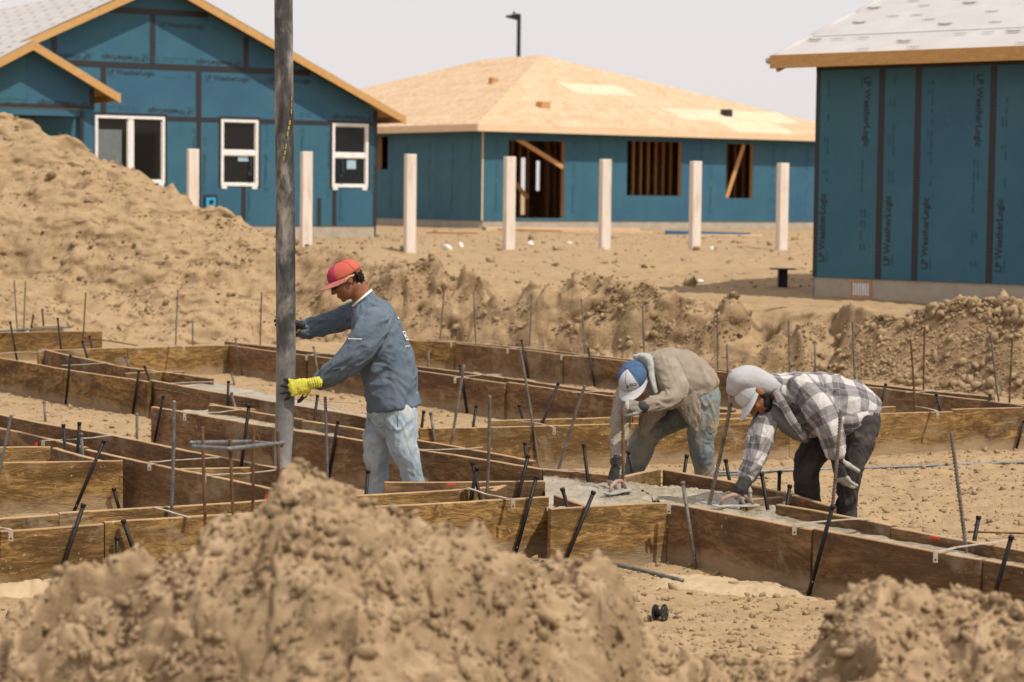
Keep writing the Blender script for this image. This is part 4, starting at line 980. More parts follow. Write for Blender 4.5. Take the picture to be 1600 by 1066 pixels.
for a in (
 (196, 557, 201, 573, 'h', 'light grey stake in the trench left of the ochre corner'), (368, 530, 379, 588, 'g', 'light grey pin leaning before the far corner left of the hose'),
 (362, 585, 367, 603, 'g', 'short grey pin in the trench left of the hose'), (362, 615, 367, 636, 'h', 'grey pin beside the upright black stake left of the hose'),
 (214, 648, 214, 687, 'g', 'brown grey pin standing in open dirt left of the big dark form'), (69, 629, 71, 659, 'g', 'grey pin standing in open dirt at the left edge'),
 (127, 679, 129, 709, 'h', 'shortest grey stake of the three between the slanting forms at left'), (490, 543, 497, 583, 'g', 'thin grey pin between the two arms of the red cap worker'),
 (669, 545, 670, 569, 'h', 'pale pin just right of the blue shirt, below the far corner'), (673, 646, 679, 686, 'g', 'brown pin right of the worker jeans, the right one of a pair'),
 (1067, 755, 1087, 885, 'g', 'long grey pin leaning left on the near dark form beside its corner'), (1273, 534, 1274, 580, 'h', 'grey pin standing behind the plaid shirt back'),
 ): S(*a, **P_)
RG = 'thin upright rebar rods'
for a in (
 (22, 438, 27, 519, 'h', 'grey rod against the tall mound, the left one of the pair at the left edge'), (40, 440, 38, 517, 'h', 'grey rod against the tall mound, the right one of the pair at the left edge'),
 (134, 457, 129, 531, 'h', 'rusty rod against the tall mound right of the pair'), (278, 453, 275, 539, 'h', 'rod standing against the tall mound midway between left edge and hose'),
 (409, 456, 407, 535, 'h', 'rod against the tall mound just left of the hose'), (694, 454, 688, 529, 'h', 'rod against the bank just right of the blue shirt'),
 (740, 455, 744, 530, 'h', 'second rod against the bank right of the blue shirt'), (831, 460, 825, 545, 'h', 'rod against the bank halfway between standing and bent workers'),
 (908, 467, 913, 554, 'h', 'rod before the dark hollow in the bank'), (716, 510, 714, 533, 'h', 'short leaning rod at the far dark corner'),
 (849, 532, 849, 545, 'h', 'very short rod tip on the far form in the middle'), (1004, 478, 1008, 560, 'h', 'rod against the bank above the bent worker back'),
 (1121, 490, 1121, 579, 'h', 'rod against the bank between the two bent workers'), (1232, 500, 1234, 582, 'h', 'rod rising behind the plaid shirt back'),
 (1332, 502, 1338, 601, 'h', 'rod rising above the plaid shirt hip'), (1423, 530, 1428, 641, 'h', 'reddish rod in the long ochre form at right'),
 (1445, 511, 1444, 615, 'h', 'rod in the far footing right of the reddish one'), (1548, 520, 1562, 622, 'h', 'rod leaning left near the right edge'),
 (1582, 528, 1578, 635, 'h', 'rusty rod beside the leaning one near the right edge'), (1136, 538, 1139, 632, 'h', 'rod just left of the grey hood'),
 (1450, 560, 1455, 592, 24.0, 'very short rod in the bank foot at right'), (301, 500, 302, 541, 'h', 'rod tip behind the far ochre form') ):
    S(*a, mat='rust' if ('rusty' in a[5] or 'reddish' in a[5]) else 'rebar', r=.0085, rebar=True, cat='rebar', name='rebar', group=RG)
RB = 'deformed rebar standing in the footings'
for a in (
 (813, 549, 832, 668, 'h', 'rusty tipped rebar leaning over the dark and ochre forms in the middle', 'rebar'), (725, 570, 702, 707, 's', 'rebar leaning right just behind the blue shirt worker', 'rebar'),
 (765, 618, 758, 780, 's', 'upright rebar in the footing left of the fresh concrete', 'rebar'), (914, 602, 870, 749, 's', 'rebar leaning strongly right over the ochre form, foot in concrete', 'rebar'),
 (508, 620, 510, 744, 's', 'thin rebar between the yellow glove and the worker jeans', 'grey_bar'), (1142, 630, 1105, 793, 's', 'long rebar leaning beside the hooded worker face', 'rebar'),
 (1314, 641, 1296, 815, 's', 'rebar in front of the hanging glove of the plaid shirt worker', 'rebar'), (1486, 675, 1510, 866, 's', 'long rebar leaning left in the near footing at right', 'rebar'),
 (973, 641, 971, 772, 's', 'rusty tan rebar gripped by the worker in the tan jacket', 'rust'), (18, 648, -3, 745, 's', 'grey rebar leaning at the left edge', 'grey_bar'),
 (272, 626, 265, 812, 's', 'tall light grey rebar left of the rebar hoop', 'grey_bar')):
    S(*a[:6], mat=a[6], r=.0095 if a[0] not in (1142,) else .011, rebar=True, cat='rebar', name='rebar', group=RB)
# column cage in front: four rusty bars and a grey hoop
hz_ = 9.9
cg = empty('rebar_cage', W(365, 800, hz_), 'column cage of four rusty rods and one grey hoop behind the dirt heap', 'rebar cage')
for i, (tx, ty, bx, by, zz) in enumerate(((316, 667, 321, 830, 9.75), (359, 686, 365, 820, 9.6), (396, 671, 395, 800, 10.1), (434, 673, 436, 780, 9.9))):
    P = W(bx, by, zz); T = W(tx, ty, zz); n = 110
    mb = MB(); mb.tube([P+(T-P)*(k/n) for k in range(n+1)], [.0072*(1.2 if k % 2 else .83) for k in range(n+1)], 7); mb.build('rod', M['rust'], cg, smooth=True)
hp_ = [W(297, 692, 9.9), W(390, 690.5, 10.25), W(441, 696, 9.95), W(358, 701.5, 9.55), W(301, 698, 9.7)]
def ribbed(pts, r, step=.011):
    out = []; 
    for a, b in zip(pts[:-1], pts[1:]):
        n = max(2, int((b-a).length/step)); out += [a+(b-a)*(k/n) for k in range(n)]
    out.append(pts[-1]); return out, [r*(1.14 if k % 2 else .87) for k in range(len(out))]
for seg in ((hp_[0], hp_[1], hp_[2]), (hp_[2]+Vector((.01, 0, .012)), hp_[3], hp_[4])):
    mb = MB(); q, rd = ribbed(list(seg), .0095); mb.tube(q, rd, 8); mb.build('hoop', M['grey_bar'], cg, smooth=True)
mb = MB(); c = W(401, 686, 10.05); mb.tube([c+Vector((.012*math.cos(a), .012*math.sin(a)*.4, .02*math.sin(a))) for a in [i*.7 for i in range(12)]], .002, 5); mb.build('wire_tie', M['rust'], cg)
# rods lying down
def lying(pts, r, label, mat='grey_bar', name='lying_rebar', h=.015):
    P = [G(x, y, h) if len(q) == 0 else W(x, y, q[0]) for x, y, *q in pts]
    for p in P:
        if p.y > 23: p.z = max(p.z, gz(p.x, p.y)+.02)
    mb = MB(); q, rd = ribbed(P, r, .02); mb.tube(q, rd, 7); o = mb.build(name, M[mat], None, P[0], smooth=True); tag(o, label, 'rebar', None if 'twine' in label else 'rebar lying down'); return o
lying([(1105, 738.5), (1240, 735), (1420, 729), (1640, 721)], .011, 'long grey rebar lying on the dirt behind the plaid shirt worker')
lying([(955, 881), (1010, 893), (1066, 907)], .011, 'grey rebar lying on the dirt below the bright ochre form')
lying([(-30, 519.5), (40, 515), (112, 511)], .012, 'grey rebar resting across the far left ochre form', h=.34)
lying([(1411, 829), (1500, 845), (1640, 875)], .0115, 'grey rebar lying lengthwise in the near footing at right', h=.285)
lying([(1075, 741), (1160, 742), (1215, 735)], .008, 'thin grey rebar between the slab form and the float worker')
lying([(1512, 831), (1620, 834)], .006, 'brown twine line behind the near footing at right edge', 'rust', 'twine')
lying([(130, 527), (170, 533), (215, 540)], .006, 'dark cord line behind the far ochre form', 'rust', 'cord', .33)

# flat steel form ties spanning each pair of boards
TG = 'pale metal form ties bridging pairs of boards'
def tie(x0, y0, x1, y1, label, hook=-1, h=BH+.012):
    A = G(x0, y0, h); B = G(x1, y1, h)
    root = empty('form_tie', A, label, 'form tie', TG)
    n = 7; ph = random.uniform(0, 9); pts = [A+(B-A)*(k/n)+Vector((0, 0, .010*math.sin(math.pi*k/n)*math.cos(ph)+random.uniform(-.0022, .0022))) for k in range(n+1)]
    mb = MB(); sd_ = (B-A).normalized().cross(Vector((0, 0, 1)))
    for a, b in zip(pts[:-1], pts[1:]): mb.beam(a, b+(b-a)*.03, .017, .005)
    mb.build('strap', M['tie'], root)
    for q, e in ((A, 0), (B, 1)):
        if hook == -1 or hook == e:
            m_ = MB(); q2 = q+Vector((0, -.012, -.002)); m_.box(q2.x-.011, q2.x+.011, q2.y-.004, q2.y, q2.z-.048, q2.z+.004); m_.build('clip', M['tie'], root)
            m_ = MB(); m_.tube([q2+Vector((0, -.0041, -.035)), q2+Vector((0, -.0048, -.035))], .005, 8); m_.build('hole', M['dark'], root)
    return root
for a in (
 (68, 688, 176, 680, 'tie across the slanting forms at left, farthest from the hoop', 0), (234, 722, 348, 715, 'tie across the slanting forms behind the tall light rebar', 0),
 (320, 741, 430, 735, 'tie across the slanting forms just below the rebar hoop', 0), (289, 646, 382, 639, 'tie at the left end of the big dark form', 0),
 (241, 793, 296, 809, 'broad tie lying skewed on the ochre form by the dirt heap', 3), (-20, 822, 18, 829, 'tie with square clip at the left edge of the front ochre form', 1),
 (-10, 553, 65, 550, 'tie on the far forms at the left edge', 3), (96, 571, 168, 567, 'tie across the weathered slanting form', 3),
 (262, 600, 342, 597, 'tie across the pale concrete strip left of the hose', 3), (258, 539, 288, 543, 'small tie on the far ochre form', 1),
 (667, 530, 705, 535, 'small tie at the far dark corner', 1), (793, 545, 850, 542, 'tie on the farthest dark form in the middle', 0), (877, 555, 935, 554, 'tie on the farthest dark form left of the bent worker', 0),
 (711, 590, 783, 585, 'tie on the dark form right of the blue shirt', 0), (894, 613, 958, 611, 'tie on the dark form reaching the blue and grey cap', 3), (805, 658, 866, 668, 'tie with square clip on the left part of the long ochre form', 1),
 (651, 702, 754, 699, 'tie just right of the worker jeans', 3), (840, 733, 925, 736, 'tie at the foot of the strongly leaning rebar', 3), (1241, 820, 1358, 811, 'tie on the near dark form below the plaid shirt worker', 0),
 (1461, 862, 1575, 845, 'tie on the near footing near the right edge', 0), (1415, 613, 1488, 611, 'tie on the far footing at right', 3), (1429, 635, 1465, 643, 'short tie hanging on the long ochre form at right', 1),
 (1546, 628, 1602, 635, 'tie at the right edge of the far footing', 3), (730, 762, 802, 780, 'crusted tie left of the fresh concrete', 1), (479, 555, 528, 553, 'tie visible between the arms of the red cap worker', 0),
 (735, 531, 778, 534, 'tie on the farthest form right of the far corner', 3), (1045, 788, 1062, 789, 'small clip at the corner of the near dark form', 0), (431, 619, 560, 630, 'faint tie behind the yellow glove', 3)):
    tie(*a)

# ------------------------------------------------------------ pump hose
HZ = 13.75
def hose_mat():
    m, N, L, P = nodes('hose'); v = coords(N, L, (4, 4, 1.6), rnd=False); f = noise(N, L, v, 2.2, 9, .66, .3); v2 = coords(N, L, (1, 1, 1), rnd=False)
    g_ = noise(N, L, v2, 14, 6, .7); sp = N.new('ShaderNodeSeparateXYZ'); tc = N.new('ShaderNodeTexCoord'); L.new(tc.outputs['Object'], sp.inputs[0])
    col = ramp(N, L, f, [(.36, (.016, .016, .016)), (.47, (.045, .043, .040)), (.54, (.12, .113, .10)), (.66, (.30, .28, .24))])
    low = ramp(N, L, math_n(N, L, 'MULTIPLY', sp.outputs['Z'], .5), [(.03, .9), (.42, 0.0)])     # cement dust gathers at the mouth
    col = mixc(N, L, math_n(N, L, 'MULTIPLY', low, math_n(N, L, 'ADD', g_, .1)), col, (.36, .37, .36))
    wv = N.new('ShaderNodeTexWave'); wv.bands_direction = 'Z'; wv.inputs['Scale'].default_value = 5; wv.inputs['Distortion'].default_value = 12; wv.inputs['Detail'].default_value = 4; L.new(v2, wv.inputs['Vector'])
    L.new(col, P.inputs['Base Color']); P.inputs['Roughness'].default_value = .6
    bump(N, L, P, math_n(N, L, 'ADD', f, math_n(N, L, 'MULTIPLY', wv.outputs['Fac'], .12)), .6, .006); return m
M['hose'] = hose_mat()
M['dull_yellow'] = flat('dull_yellow', (.34, .27, .07))
hb = W(442, 730, HZ); ho = empty('pump_hose', hb, 'thick black concrete pump hose hanging down beside the worker in blue', 'hose')
PH = [(442, 730, 13.2), (442, 715, 13.6), (443.5, 680, 14.4), (446, 620, 14.9), (447, 540, 15.2), (446.5, 470, 15.3), (446, 400, 15.3), (446, 330, 15.2), (445, 250, 14.9), (444, 170, 14.7), (443.5, 80, 14.4), (443, 0, 14.2), (443, -120, 14.2), (444, -420, 14.2), (446, -900, 14.2)]
hc_, hr_ = [], []
for (a, b) in zip(PH[:-1], PH[1:]):
    n = 10
    for k in range(n):
        f = k/n; px, py, w_ = [a[i]+(b[i]-a[i])*f for i in range(3)]; hc_.append(W(px, py, HZ)); hr_.append(w_/F*HZ)
mb = MB(); mb.tube(hc_, hr_, 32, cap=True); hs = mb.build('hose_body', M['hose'], ho, smooth=True)
mb = MB(); mb.tube([W(442, 731.5, HZ), W(442.2, 728.5, HZ)], [.040, .040], 24); mb.build('mouth', M['dark'], ho)
mb = MB()
st = [W(456, 150, HZ-.03), W(455, 180, HZ-.045), W(450, 205, HZ-.058), W(446, 235, HZ-.06), W(441, 262, HZ-.056), W(438, 285, HZ-.05)]
for i_, (a, b) in enumerate(zip(st[:-1], st[1:])):
    for q_ in range(3):
        if (i_*3+q_) % 4 == 3: continue
        mb = MB(); mb.beam(a+(b-a)*(q_/3), a+(b-a)*((q_+.8)/3), .004, random.uniform(.006, .013)); mb.build('yellow_stripe', M['dull_yellow'], ho)

# ------------------------------------------------------------ black spool on the dirt
p = G(1031, 972, 0); sp_ = empty('tie_wire_spool', p, 'small empty black plastic spool lying on the dirt at the foot of the near heap', 'spool')
ax = Vector((.86, -.46, .12)).normalized(); c0 = p+Vector((0, 0, .042))
for s_ in (-1, 1):
    mb = MB(); mb.tube([c0+ax*.021*s_, c0+ax*(.021*s_+.004*s_)], .042, 24); mb.build('flange', M['black_steel'], sp_)
    mb = MB(); mb.tube([c0+ax*.0252*s_, c0+ax*(.0262*s_)], .012, 16); mb.build('bore', M['ink'], sp_)
    for k in range(6):
        a = k*math.pi/3; u = ax.cross(Vector((0, 0, 1))).normalized(); w_ = ax.cross(u); q = c0+ax*.0253*s_+(u*math.cos(a)+w_*math.sin(a))*.028
        mb = MB(); mb.tube([q, q+ax*.001*s_], .006, 10); mb.build('rib_hole', M['pin'], sp_)
mb = MB(); mb.tube([c0-ax*.0209, c0+ax*.0209], .018, 20); mb.build('core', M['black_steel'], sp_, smooth=True)
# ------------------------------------------------------------ people
def cat_rom(P, m=5):
    P = np.asarray(P, float); out = []
    for i in range(len(P)-1):
        p0, p1, p2, p3 = P[max(i-1, 0)], P[i], P[i+1], P[min(i+2, len(P)-1)]
        for k in range(m):
            t = k/m; out.append(.5*((2*p1)+(-p0+p2)*t+(2*p0-5*p1+4*p2-p3)*t*t+(-p0+3*p1-3*p2+p3)*t**3))
    out.append(P[-1]); return np.array(out)
class Limb:
    """tapering limb or garment piece through stations (px, py, distance, half width in px, depth radius in m)"""
    def __init__(s, st, m=5, round0=True, round1=True):
        Q = cat_rom(st, m); s.c = []; s.hw = []; s.rd = []
        for px, py, z, hw, rd in Q: s.c.append(W(px, py, z)); s.hw.append(hw/F*z); s.rd.append(rd)
        s.c = np.array(s.c); n = len(s.c); s.hw = np.array(s.hw); s.rd = np.array(s.rd)
        s.t = np.gradient(s.c, axis=0); s.t /= np.linalg.norm(s.t, axis=1)[:, None]
        s.s = np.cross(s.t, np.array([0, 1.0, 0])); s.s /= np.linalg.norm(s.s, axis=1)[:, None]; s.d = np.cross(s.s, s.t)
        s.L = np.concatenate([[0], np.cumsum(np.linalg.norm(np.diff(s.c, axis=0), axis=1))]); s.r0, s.r1 = round0, round1
    def mesh(s, k=1.0, n=22, shrink_end=0):
        rings = []; N = len(s.c); idx = list(range(N))
        def ring(c, i, f): a = np.arange(n)*2*np.pi/n; return c+np.outer(np.cos(a), s.s[i])*s.hw[i]*k*f+np.outer(np.sin(a), s.d[i])*s.rd[i]*k*f
        if s.r0:
            for f, o in ((.35, .75), (.75, .5)): rings.append(ring(s.c[0]-s.t[0]*min(s.hw[0], s.rd[0])*k*o, 0, f))
        for i in idx: rings.append(ring(s.c[i], i, 1))
        if s.r1:
            for f, o in ((.75, .5), (.35, .75)): rings.append(ring(s.c[-1]+s.t[-1]*min(s.hw[-1], s.rd[-1])*k*o, N-1, f))
        V = np.concatenate(rings); R_ = len(rings); Fc = []
        for i in range(R_-1):
            for j in range(n): Fc.append([i*n+j, i*n+(j+1) % n, (i+1)*n+(j+1) % n, (i+1)*n+j])
        Fc.append(list(range(n))[::-1]); Fc.append([(R_-1)*n+j for j in range(n)])
        return V, Fc
def ell(c, r, ax=None, sub=3):
    bm = bmesh.new(); bmesh.ops.create_icosphere(bm, subdivisions=sub, radius=1); V = np.array([v.co[:] for v in bm.verts])*np.array(r); Fc = [[v.index for v in f.verts] for f in bm.faces]; bm.free()
    if ax is not None: V = V@np.array(ax).T
    return V+np.array(c), Fc
def union(parts, voxel, smooth=2, sfac=.5):
    V = []; Fc = []; b = 0
    for v, f in parts: V.append(np.asarray(v)); Fc += [[b+i for i in q] for q in f]; b += len(v)
    V = np.concatenate(V); me = bpy.data.meshes.new('tmp'); me.from_pydata([tuple(v) for v in V], [], Fc); me.update()
    bm = bmesh.new(); bm.from_mesh(me); bmesh.ops.recalc_face_normals(bm, faces=bm.faces); bm.to_mesh(me); bm.free()
    o = bpy.data.objects.new('tmp', me); COL.objects.link(o)
    md = o.modifiers.new('r', 'REMESH'); md.mode = 'VOXEL'; md.voxel_size = voxel
    if smooth: ms = o.modifiers.new('s', 'SMOOTH'); ms.factor = sfac; ms.iterations = smooth
    dg = bpy.context.evaluated_depsgraph_get(); dg.update(); out = bpy.data.meshes.new_from_object(o.evaluated_get(dg)); bpy.data.objects.remove(o); return out
def get_co(me):
    a = np.empty(len(me.vertices)*3, np.float32); me.vertices.foreach_get('co', a); return a.reshape(-1, 3).astype(float)
def get_no(me):
    a = np.empty(len(me.vertices)*3, np.float32); me.vertices.foreach_get('normal', a); return a.reshape(-1, 3).astype(float)
def garment(name, limbs, parent, mat, voxel=.008, fold=.007, freq=15, extra=(), smooth=3, seed=0, org=None, cut=None):
    me = union([l.mesh() for l in limbs]+list(extra), voxel, smooth)
    co = get_co(me); no = get_no(me)
    C = np.concatenate([l.c for l in limbs]); T = np.concatenate([l.t for l in limbs]); S_ = np.concatenate([l.s for l in limbs]); D = np.concatenate([l.d for l in limbs])
    Rr = np.concatenate([np.sqrt(l.hw*l.rd) for l in limbs]); Lc = np.concatenate([l.L for l in limbs]); Id = np.concatenate([np.full(len(l.c), i) for i, l in enumerate(limbs)])
    Rm = np.array([np.sqrt(l.hw*l.rd).mean() for l in limbs])
    best = np.empty(len(co), int)
    for a in range(0, len(co), 4000):
        d = np.linalg.norm(co[a:a+4000, None]-C[None], axis=2)/Rr[None]; best[a:a+4000] = d.argmin(1)
    rel = co-C[best]; v = Lc[best]+(rel*T[best]).sum(1); cx = (rel*S_[best]).sum(1); dx = (rel*D[best]).sum(1); ang = np.arctan2(dx, cx); idd = Id[best]
    if fold:
        ca_, sa_ = np.cos(ang), np.sin(ang); w_ = vn(ca_*1.5+seed, sa_*1.5+idd*7, v*3)*.10
        f1 = 1-2*np.abs(vn(ca_*1.1+idd*9+seed, sa_*1.1, (v+w_+.05*sa_+.07*ca_)*freq))
        f2 = 1-2*np.abs(vn(ca_*2.4+idd*5+seed+7, sa_*2.4, (v-w_*1.5-.06*ca_)*freq*1.9))
        f3 = vn(co[:, 0]*9+seed, co[:, 1]*9, co[:, 2]*9)
        amp = fold*(.55+.65*np.clip(vn(ca_+seed*3, sa_, v*5)+.3, 0, 1))
        co = co+no*(amp*(f1*.8+f2*.45)+fold*.5*f3)[:, None]
    uv = np.stack([ang*Rm[idd], v, idd*1.0], 1)
    o0 = Vector(parent.location); me.vertices.foreach_set('co', (co-np.array(o0)).astype(np.float32).ravel()); me.update()
    at = me.attributes.new('cloth', 'FLOAT_VECTOR', 'POINT'); at.data.foreach_set('vector', uv.astype(np.float32).ravel())
    me.materials.clear(); me.materials.append(mat); me.polygons.foreach_set('use_smooth', np.ones(len(me.polygons), bool)); me.name = name
    return link(name, me, parent)
def frame(f, u):
    f = Vector(f).normalized(); u = Vector(u); u = (u-f*u.dot(f)).normalized(); x = f.cross(u); return np.array([[x.x, f.x, u.x], [x.y, f.y, u.y], [x.z, f.z, u.z]])
def head_parts(c, A, s=1.0):
    c = np.array(c); E = []
    def e(p, r): E.append(ell(c+A@(np.array(p)*s), np.array(r)*s, A))
    e((0, -.012, .03), (.076, .097, .088)); e((0, .028, -.028), (.063, .064, .085)); e((0, .034, -.078), (.046, .047, .034)); e((0, .070, -.096), (.019, .016, .017))
    for k in range(5): e((0, .086+.006*k, .012-.011*k), (.009+.0012*k, .012, .012))
    e((0, .109, -.034), (.013, .011, .010)); e((0, .080, .026), (.046, .016, .013)); e((0, .088, -.062), (.023, .011, .0075)); e((0, .087, -.073), (.020, .010, .007))
    for sg in (-1, 1):
        e((sg*.079, -.008, .0), (.008, .020, .033)); e((sg*.083, -.012, .016), (.007, .016, .014)); e((sg*.037, .066, -.024), (.024, .02, .02)); e((sg*.012, .102, -.036), (.009, .010, .008))
    return E
def cap(parent, c, A, mats, k=1.06, brimcurve=.5, front=0.30, brim=.085):
    """six panel cap: mats = crown back, crown front, brim"""
    c = np.array(c); o0 = np.array(parent.location); nu, nv = 48, 16; V = []; Fc = []; mi = []
    for j in range(nv+1):
        ph = j/nv*math.pi/2
        for i in range(nu):
            a = 2*math.pi*i/nu; seam = 1-.018*max(0, math.cos(a*3))**12; r = math.cos(ph)**.80*seam
            V.append(c+A@np.array([.084*k*math.sin(a)*r, .102*k*math.cos(a)*r-.006, .028+.083*k*math.sin(ph)**.85+.004*math.cos(a*2)*math.cos(ph)]))
    for j in range(nv):
        for i in range(nu):
            Fc.append([j*nu+i, j*nu+(i+1) % nu, (j+1)*nu+(i+1) % nu, (j+1)*nu+i]); a = ((i+.5)/nu)*2*math.pi; mi.append(1 if min(a, 2*math.pi-a) < math.pi*front else 0)
    Fc.append(list(range(nu))[::-1]); mi.append(0)
    me = mesh_np('cap', np.array(V)-o0, Fc, mats[0], True); me.materials.append(mats[1]); me.polygons.foreach_set('material_index', mi); me.update()
    co = link('cap', me, parent)
    for q in range(6):
        a = q*math.pi/3; sb = MB(); sb.tube([Vector(c+A@np.array([.0838*k*math.sin(a)*math.cos(ph)**.80, .1018*k*math.cos(a)*math.cos(ph)**.80-.006, .0285+.083*k*math.sin(ph)**.85+.004*math.cos(a*2)*math.cos(ph)])) for ph in [i*math.pi/2/12 for i in range(12)]], .0014, 6); sb.build('seam', mats[0], parent)
    V = []; Fc = []; n1, n2 = 20, 8
    for side in (0, 1):
        for j in range(n2+1):
            for i in range(n1+1):
                a = (i/n1-.5)*math.pi*.98; t = j/n2; x = .082*k*math.sin(a); y0 = .098*k*math.cos(a)-.004; y = y0+brim*t*max(0, math.cos(a))**.55
                z = .034-brimcurve*x*x*7*(.45+.55*t)-.012*t-.003*side; V.append(c+A@np.array([x, y, z]))
    m_ = (n1+1)*(n2+1)
    for sd_ in (0, 1):
        for j in range(n2):
            for i in range(n1): q = [sd_*m_+j*(n1+1)+i, sd_*m_+j*(n1+1)+i+1, sd_*m_+(j+1)*(n1+1)+i+1, sd_*m_+(j+1)*(n1+1)+i]; Fc.append(q if sd_ == 0 else q[::-1])
    for i in range(n1): q = n2*(n1+1)+i; Fc.append([q, q+1, q+1+m_, q+m_])
    b = link('brim', mesh_np('brim', np.array(V)-o0, Fc, mats[2], True), parent)
    p = ell(c+A@np.array([0, -.006, .030+.089*k]), (.008, .008, .005), A, 2); link('button', mesh_np('button', p[0]-o0, p[1], mats[0], True), parent)
    return co, b
def hand(parent, pos, xd, zd, curl, mats, spread=(10, 2, -7, -16), thumb=(35, 25), size=1.0, mode='dip', cuff=None, tdir=None):
    """gloved hand: wrist at pos, xd towards the fingertips, zd out of the back of the hand; thumb on the zd x xd side"""
    P = []; 
    def seg_ell(a, b, r):      # capsule chain
        a, b = np.array(a, float), np.array(b, float)
        n = 5
        for k in range(n+1): P.append(ell(a+(b-a)*k/n, (r, r, r), None, 2))
    for k in range(8):
        f = k/7; P.append(ell((-.01+.10*f, .002, 0), (.022, .030+.014*math.sin(min(1, f*1.3)*1.57), .0165), None, 2))
    for k in range(4): P.append(ell((-.05+.014*k, 0, 0), (.018, .031, .024), None, 2))
    Ls = ((.040, .025, .020), (.044, .028, .022), (.041, .026, .021), (.032, .021, .018)); Y = (.032, .011, -.010, -.030)
    for i in range(4):
        p = np.array([.083-.004*abs(i-1), Y[i], .002]); a = 0; sp = math.radians(spread[i]); cc = curl[i] if hasattr(curl[0], '__len__') else curl
        for j in range(3):
            a += math.radians(cc[j]); q = p+np.array([math.cos(a)*math.cos(sp), math.cos(a)*math.sin(sp), -math.sin(a)])*Ls[i][j]; seg_ell(p, q, .0108-.0009*j-.0008*(i == 3)); p = q
    p = np.array([.012, .030, -.004]); a = math.radians(thumb[0])
    d1_ = np.array([math.cos(a), math.sin(a), -.35]); d1_ /= np.linalg.norm(d1_); q = p+d1_*.042; seg_ell(p, q, .0145)
    d2_ = np.array([math.cos(a-math.radians(thumb[1])), math.sin(a-math.radians(thumb[1])), -.55]); d2_ /= np.linalg.norm(d2_); r_ = q+d2_*.034; seg_ell(q, r_, .0115); seg_ell(r_, r_+d2_*.018, .0105)
    me = union(P, .0032, 2, .4); co = get_co(me); no = get_no(me)
    # knit folds at the cuff
    co = co+no*(np.where(co[:, 0] < .01, .0018*np.sin(co[:, 0]*520+vn(co[:, 1]*60, co[:, 2]*60)*2), 0)+.0012*vn(co[:, 0]*120, co[:, 1]*120, co[:, 2]*120))[:, None]
    pc = np.empty(len(me.polygons)*3, np.float32); me.polygons.foreach_get('center', pc); pc = pc.reshape(-1, 3)
    if mode == 'dip': mi = ((pc[:, 2] < -.006) & (pc[:, 0] > .0)) | (pc[:, 0] > .118-.3*np.abs(pc[:, 1]))
    else: mi = ((pc[:, 2] < -.004) & (pc[:, 0] > .0)) | (pc[:, 0] > .088) | ((pc[:, 1] > .045))
    xd = Vector(xd).normalized(); zd = Vector(zd); zd = (zd-xd*zd.dot(xd)).normalized(); yd = zd.cross(xd)
    A = np.array([[xd.x, yd.x, zd.x], [xd.y, yd.y, zd.y], [xd.z, yd.z, zd.z]])
    co = (co*size)@A.T+np.array(pos)-np.array(parent.location)
    me.vertices.foreach_set('co', co.astype(np.float32).ravel()); me.materials.clear(); me.materials.append(mats[0]); me.materials.append(mats[1]); me.polygons.foreach_set('material_index', mi.astype(np.int32))
    me.polygons.foreach_set('use_smooth', np.ones(len(me.polygons), bool)); me.update(); me.name = 'glove'
    return link('glove', me, parent)
def boot(parent, x, y, yaw, mat):
    """work boot standing at x, y on the ground"""
    f = Vector((math.cos(yaw), math.sin(yaw), 0)); A = frame(f, (0, 0, 1)); P = []
    for (yy, z, rx, ry, rz) in ((-.02, .05, .045, .06, .05), (.06, .04, .045, .08, .04), (.13, .035, .048, .06, .032), (-.02, .12, .045, .055, .09), (-.01, .20, .05, .055, .06)): P.append(ell(np.array((x, y, 0))+A@np.array([0, yy, z]), (rx, ry, rz), A, 2))
    me = union(P, .008, 3); co = get_co(me); co[:, 2] = np.maximum(co[:, 2], .004); me.vertices.foreach_set('co', (co-np.array(parent.location)).astype(np.float32).ravel())
    me.materials.clear(); me.materials.append(mat); me.polygons.foreach_set('use_smooth', np.ones(len(me.polygons), bool)); link('boot', me, parent)
from mathutils.bvhtree import BVHTree
def surf(o, px, py):
    me = o.data; o0 = origin_of(o); t = BVHTree.FromPolygons([tuple(v.co+o0) for v in me.vertices], [tuple(p.vertices) for p in me.polygons])
    r = ray(px, py).normalized(); h = t.ray_cast(Vector((0, 0, CAMZ)), r); return h[0], h[1]
def badge(o, px, py, parent, pts, mat, name, size=.001):
    """flat print lying on cloth: pts in metres round the spot"""
    p, n = surf(o, px, py)
    if p is None: return
    if n.y > 0: n = -n
    u = Vector((0, 0, 1)).cross(n).normalized(); v = n.cross(u); mb = MB()
    for poly in pts: mb.prism([p+n*.003+u*a+v*b for a, b in poly], n*.0008)
    return mb.build(name, M[mat], parent)
def cloth_mat(name, stops, sc=5, bs=.5, dust=None, weave=220):
    m, N, L, P = nodes(name); v = coords(N, L, rnd=False); f = noise(N, L, v, sc, 7, .62, .4); w_ = noise(N, L, v, weave, 2, .6)
    c = ramp(N, L, f, stops)
    if dust:
        d = noise(N, L, v, dust[1], 6, .65, .2); c = mixc(N, L, math_n(N, L, 'MULTIPLY', ramp(N, L, d, [(dust[2], 0.0), (dust[2]+.14, 1.0)]), dust[3]), c, dust[0])
    L.new(c, P.inputs['Base Color']); P.inputs['Roughness'].default_value = .9; P.inputs['Specular IOR Level'].default_value = .15
    fo = noise(N, L, v, 22, 5, .6, 1.2); bump(N, L, P, math_n(N, L, 'ADD', math_n(N, L, 'MULTIPLY', w_, .25), fo), bs, .006); return m
skin = simple('skin', [(.3, (.19, .075, .036)), (.7, (.27, .115, .058))], (1, 1, 1), 18, .5, .25, .002, 4, rnd=False)
